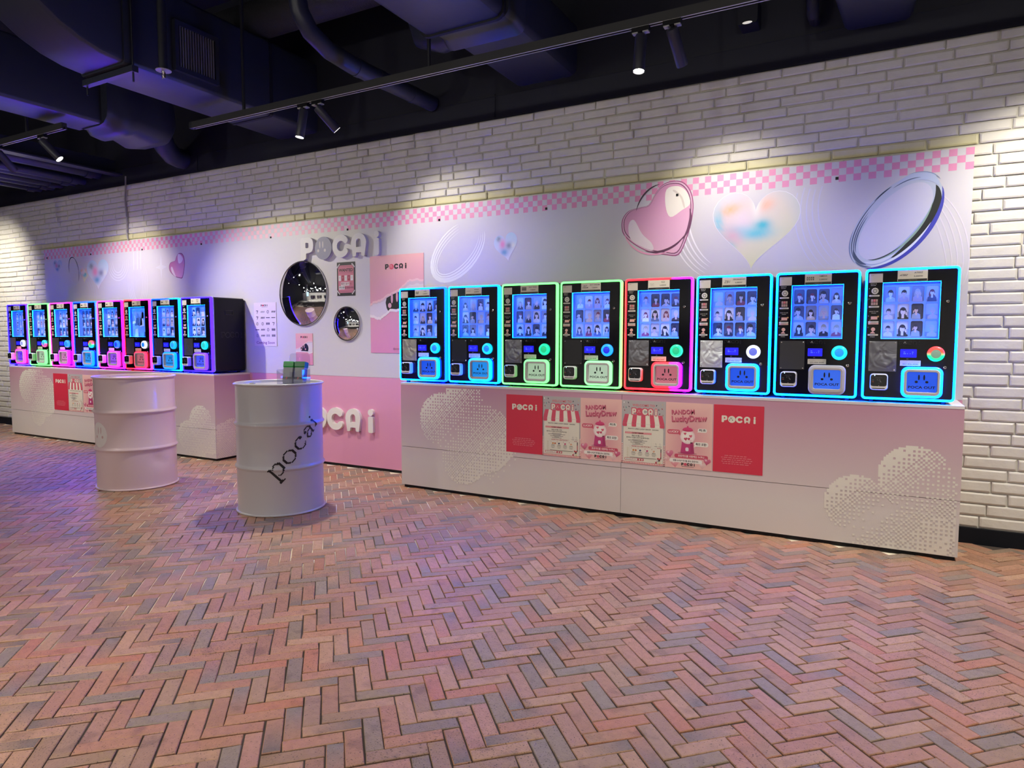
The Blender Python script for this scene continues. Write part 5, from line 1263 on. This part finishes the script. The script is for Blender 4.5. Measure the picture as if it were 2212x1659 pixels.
for k, (ox, lb) in enumerate(((-.042, 'grey stationery pack with a bright green top in the left slot of the acrylic holder'), (.047, 'grey stationery pack with a darker green top in the right slot of the acrylic holder'))):
    q = thing('stationery_pack', lb, 'pack', (hx + ox * cos(R(14)), hy + ox * sin(R(14)), hz + .0035), 'packs in the acrylic holder', R(14)); m = Matrix.Rotation(R(-12), 4, 'X')
    def pp(b, name, mt, par=q): b.xf(m); return b.make(name, mt, par)
    b = B(); sec = lambda w2, dy, z: [(-w2, -dy, z), (w2, -dy, z), (w2, dy, z), (-w2, dy, z)]
    b.loft([sec(.034, .016, 0), sec(.036, .022, .02), sec(.036, .022, .095), sec(.037, .020, .115)], caps=(True, True)); pp(b, 'pack_body', mat('pack_grey', (.36, .37, .37), .5))
    b = B(); b.loft([sec(.038, .021, .113), sec(.039, .024, .122), sec(.039, .024, .150), sec(.037, .021, .155)], caps=(True, True)); pp(b, 'pack_top', mat('pack_green_%d' % k, (.01, .30, .04) if k == 0 else (.006, .17, .03), .35))
    d = D(-.0225, .0006); d.r(-.036, .036, .03, .046, (.012, .012, .016)); d.p([(-.012, .03), (-.002, .03), (.004, .046), (-.006, .046)], S('c83040'), 2)
    pp(d, 'pack_print', INK)
# ------------------------------------------------------------ the shop behind the photographer (seen in the round mirrors)
for k, (x, y) in enumerate(SHOP):
    t = thing('shop_spotlight', 'ceiling spotlight in the shop behind, a white dot in the round mirrors', 'spotlight', (x, y, 3.1), 'shop ceiling spotlights')
    put(B().tube([(x, y, 3.1), (x, y, 3.28)], .045, 12), 'barrel', BLACK, t); put(B().tube([(x, y, 3.28), (x, y, 4.5)], .01, 6), 'stem', BLACK, t)
    put(B().lathe([(.002, 3.05), (.025, 3.06), (.04, 3.085), (.04, 3.1)], 14, (x, y, 0)), 'lens', lamp_glow((1, .97, .9), 120), t)
    aim, W, ang = shop_aim(x, y)
    spot('shop_lamp', (x, y, 3.04), aim, W, ang, 1.0, (1, .89, .71) if y > -5 else (1, .95, .88), .06)
rs = random.Random(2)
for k in range(34):      # farther lamps of the shop, lit lenses only
    x, y = rs.uniform(-12, 3), rs.uniform(-12.4, -6.8)
    t = thing('shop_spotlight', 'ceiling spotlight in the shop behind, a white dot in the round mirrors', 'spotlight', (x, y, 2.95), 'shop ceiling spotlights')
    put(B().tube([(x, y, 2.95), (x, y, 3.1)], .04, 10), 'barrel', BLACK, t); put(B().tube([(x, y, 3.1), (x, y, 4.5)], .008, 5), 'stem', BLACK, t)
    put(B().lathe([(.003, 2.895), (.03, 2.91), (.042, 2.94), (.042, 2.952)], 10, (x, y, 0)), 'lens', lamp_glow((1, .97, .9), 120), t)
GC = ['2a2c30', '8c8880', 'c8c4ba', '3c4c58', '6a6258', 'dcd8d0', '1a1a1c', '7a8a94', 'a89880', '4a4238']
GM = [mat('garment_%d' % k, S(c), .9) for k, c in enumerate(GC)]
gmesh = []
for k in range(6):
    w_, l = rs.uniform(.20, .26), rs.uniform(.7, 1.05); b = B()
    b.loft([[(-.03, -w_ / 2, -l), (.03, -w_ / 2, -l), (.03, w_ / 2, -l), (-.03, w_ / 2, -l)], [(-.035, -w_ * .45, -.3), (.035, -w_ * .45, -.3), (.035, w_ * .45, -.3), (-.035, w_ * .45, -.3)],
            [(-.03, -w_ * .5, -.12), (.03, -w_ * .5, -.12), (.03, w_ * .5, -.12), (-.03, w_ * .5, -.12)], [(-.015, -.05, -.03), (.015, -.05, -.03), (.015, .05, -.03), (-.015, .05, -.03)]], caps=(True, True))
    gmesh.append(b.mesh('garment', None))
for k, (x, y) in enumerate(((-6.4, -8.4), (-4.6, -8.9), (-2.8, -8.3), (-7.2, -10.6), (-5.0, -11.0), (-2.6, -10.8))):
    t = thing('clothing_rack', 'clothing rack of hanging garments in the shop behind, tiny in the round mirrors', 'clothing rack', (x, y, 0), 'clothing racks in the shop behind')
    b = B()
    for s_ in (-.7, .7): b.tube([(s_, 0, .01), (s_, 0, 1.5)], .013, 8); b.box(s_ - .015, s_ + .015, -.25, .25, 0, .02)
    b.tube([(-.7, 0, 1.5), (.7, 0, 1.5)], .013, 8); b.make('rack_frame', STEEL, t)
    for q in range(15):
        o = link('garment', gmesh[rs.randrange(6)], t, (-.62 + q * .088, 0, 1.5)); setm(o, GM[rs.randrange(10)] if rs.random() < .8 else GM[5]); o.rotation_euler[2] = rs.uniform(-.2, .2)
t = thing('white_pillar', 'white square pillar in the shop behind, at the edge of the round mirrors', 'pillar', (-1.0, -7.1, 0))
put(B().box(-1.35, -.65, -7.4, -6.8, 0, 2.55), 'pillar_casing', mat('pillar_white', (.7, .68, .74), .5), t); put(B().box(-1.2, -.8, -7.3, -6.9, 2.55, 4.5), 'pillar_neck', NAVY2, t)
t = thing('shop_column', 'grey concrete column in the shop behind, seen in the large round mirror', 'pillar', (-9.2, -9.6, 0))
put(B().prism(rrect(-9.5, -8.9, -9.9, -9.3, .03), 0, 4.5, axis='z'), 'column_shaft', mat('column_grey', (.3, .3, .3), .7), t)
t = thing('shop_screen', 'bright advertising screen in the shop behind, seen in the large round mirror', 'screen', (-8.3, -8.8, 1.0))
put(B().box(-8.65, -7.95, -8.83, -8.78, 1.35, 2.35), 'screen_panel', mat('screen_glow', (.3, .3, .3), emit=(.55, .85, 1.0), strength=1.6), t); put(B().box(-8.33, -8.27, -8.86, -8.82, 0, 1.6), 'screen_post', BLACK, t); put(B().box(-8.6, -8.0, -9.0, -8.7, 0, .03), 'screen_foot', BLACK, t)
struct(B().box(-12.9, 3.9, -12.95, -12.9, 0, 2.4).make('wall_front_shelving', mat('bright_shelving', (.75, .73, .68), .6)))
struct(B().box(-12.9, 3.9, -12.9, -7.6, -.006, .004).make('floor_shop', mat('pale_shop_floor', (.62, .6, .55), .35)))
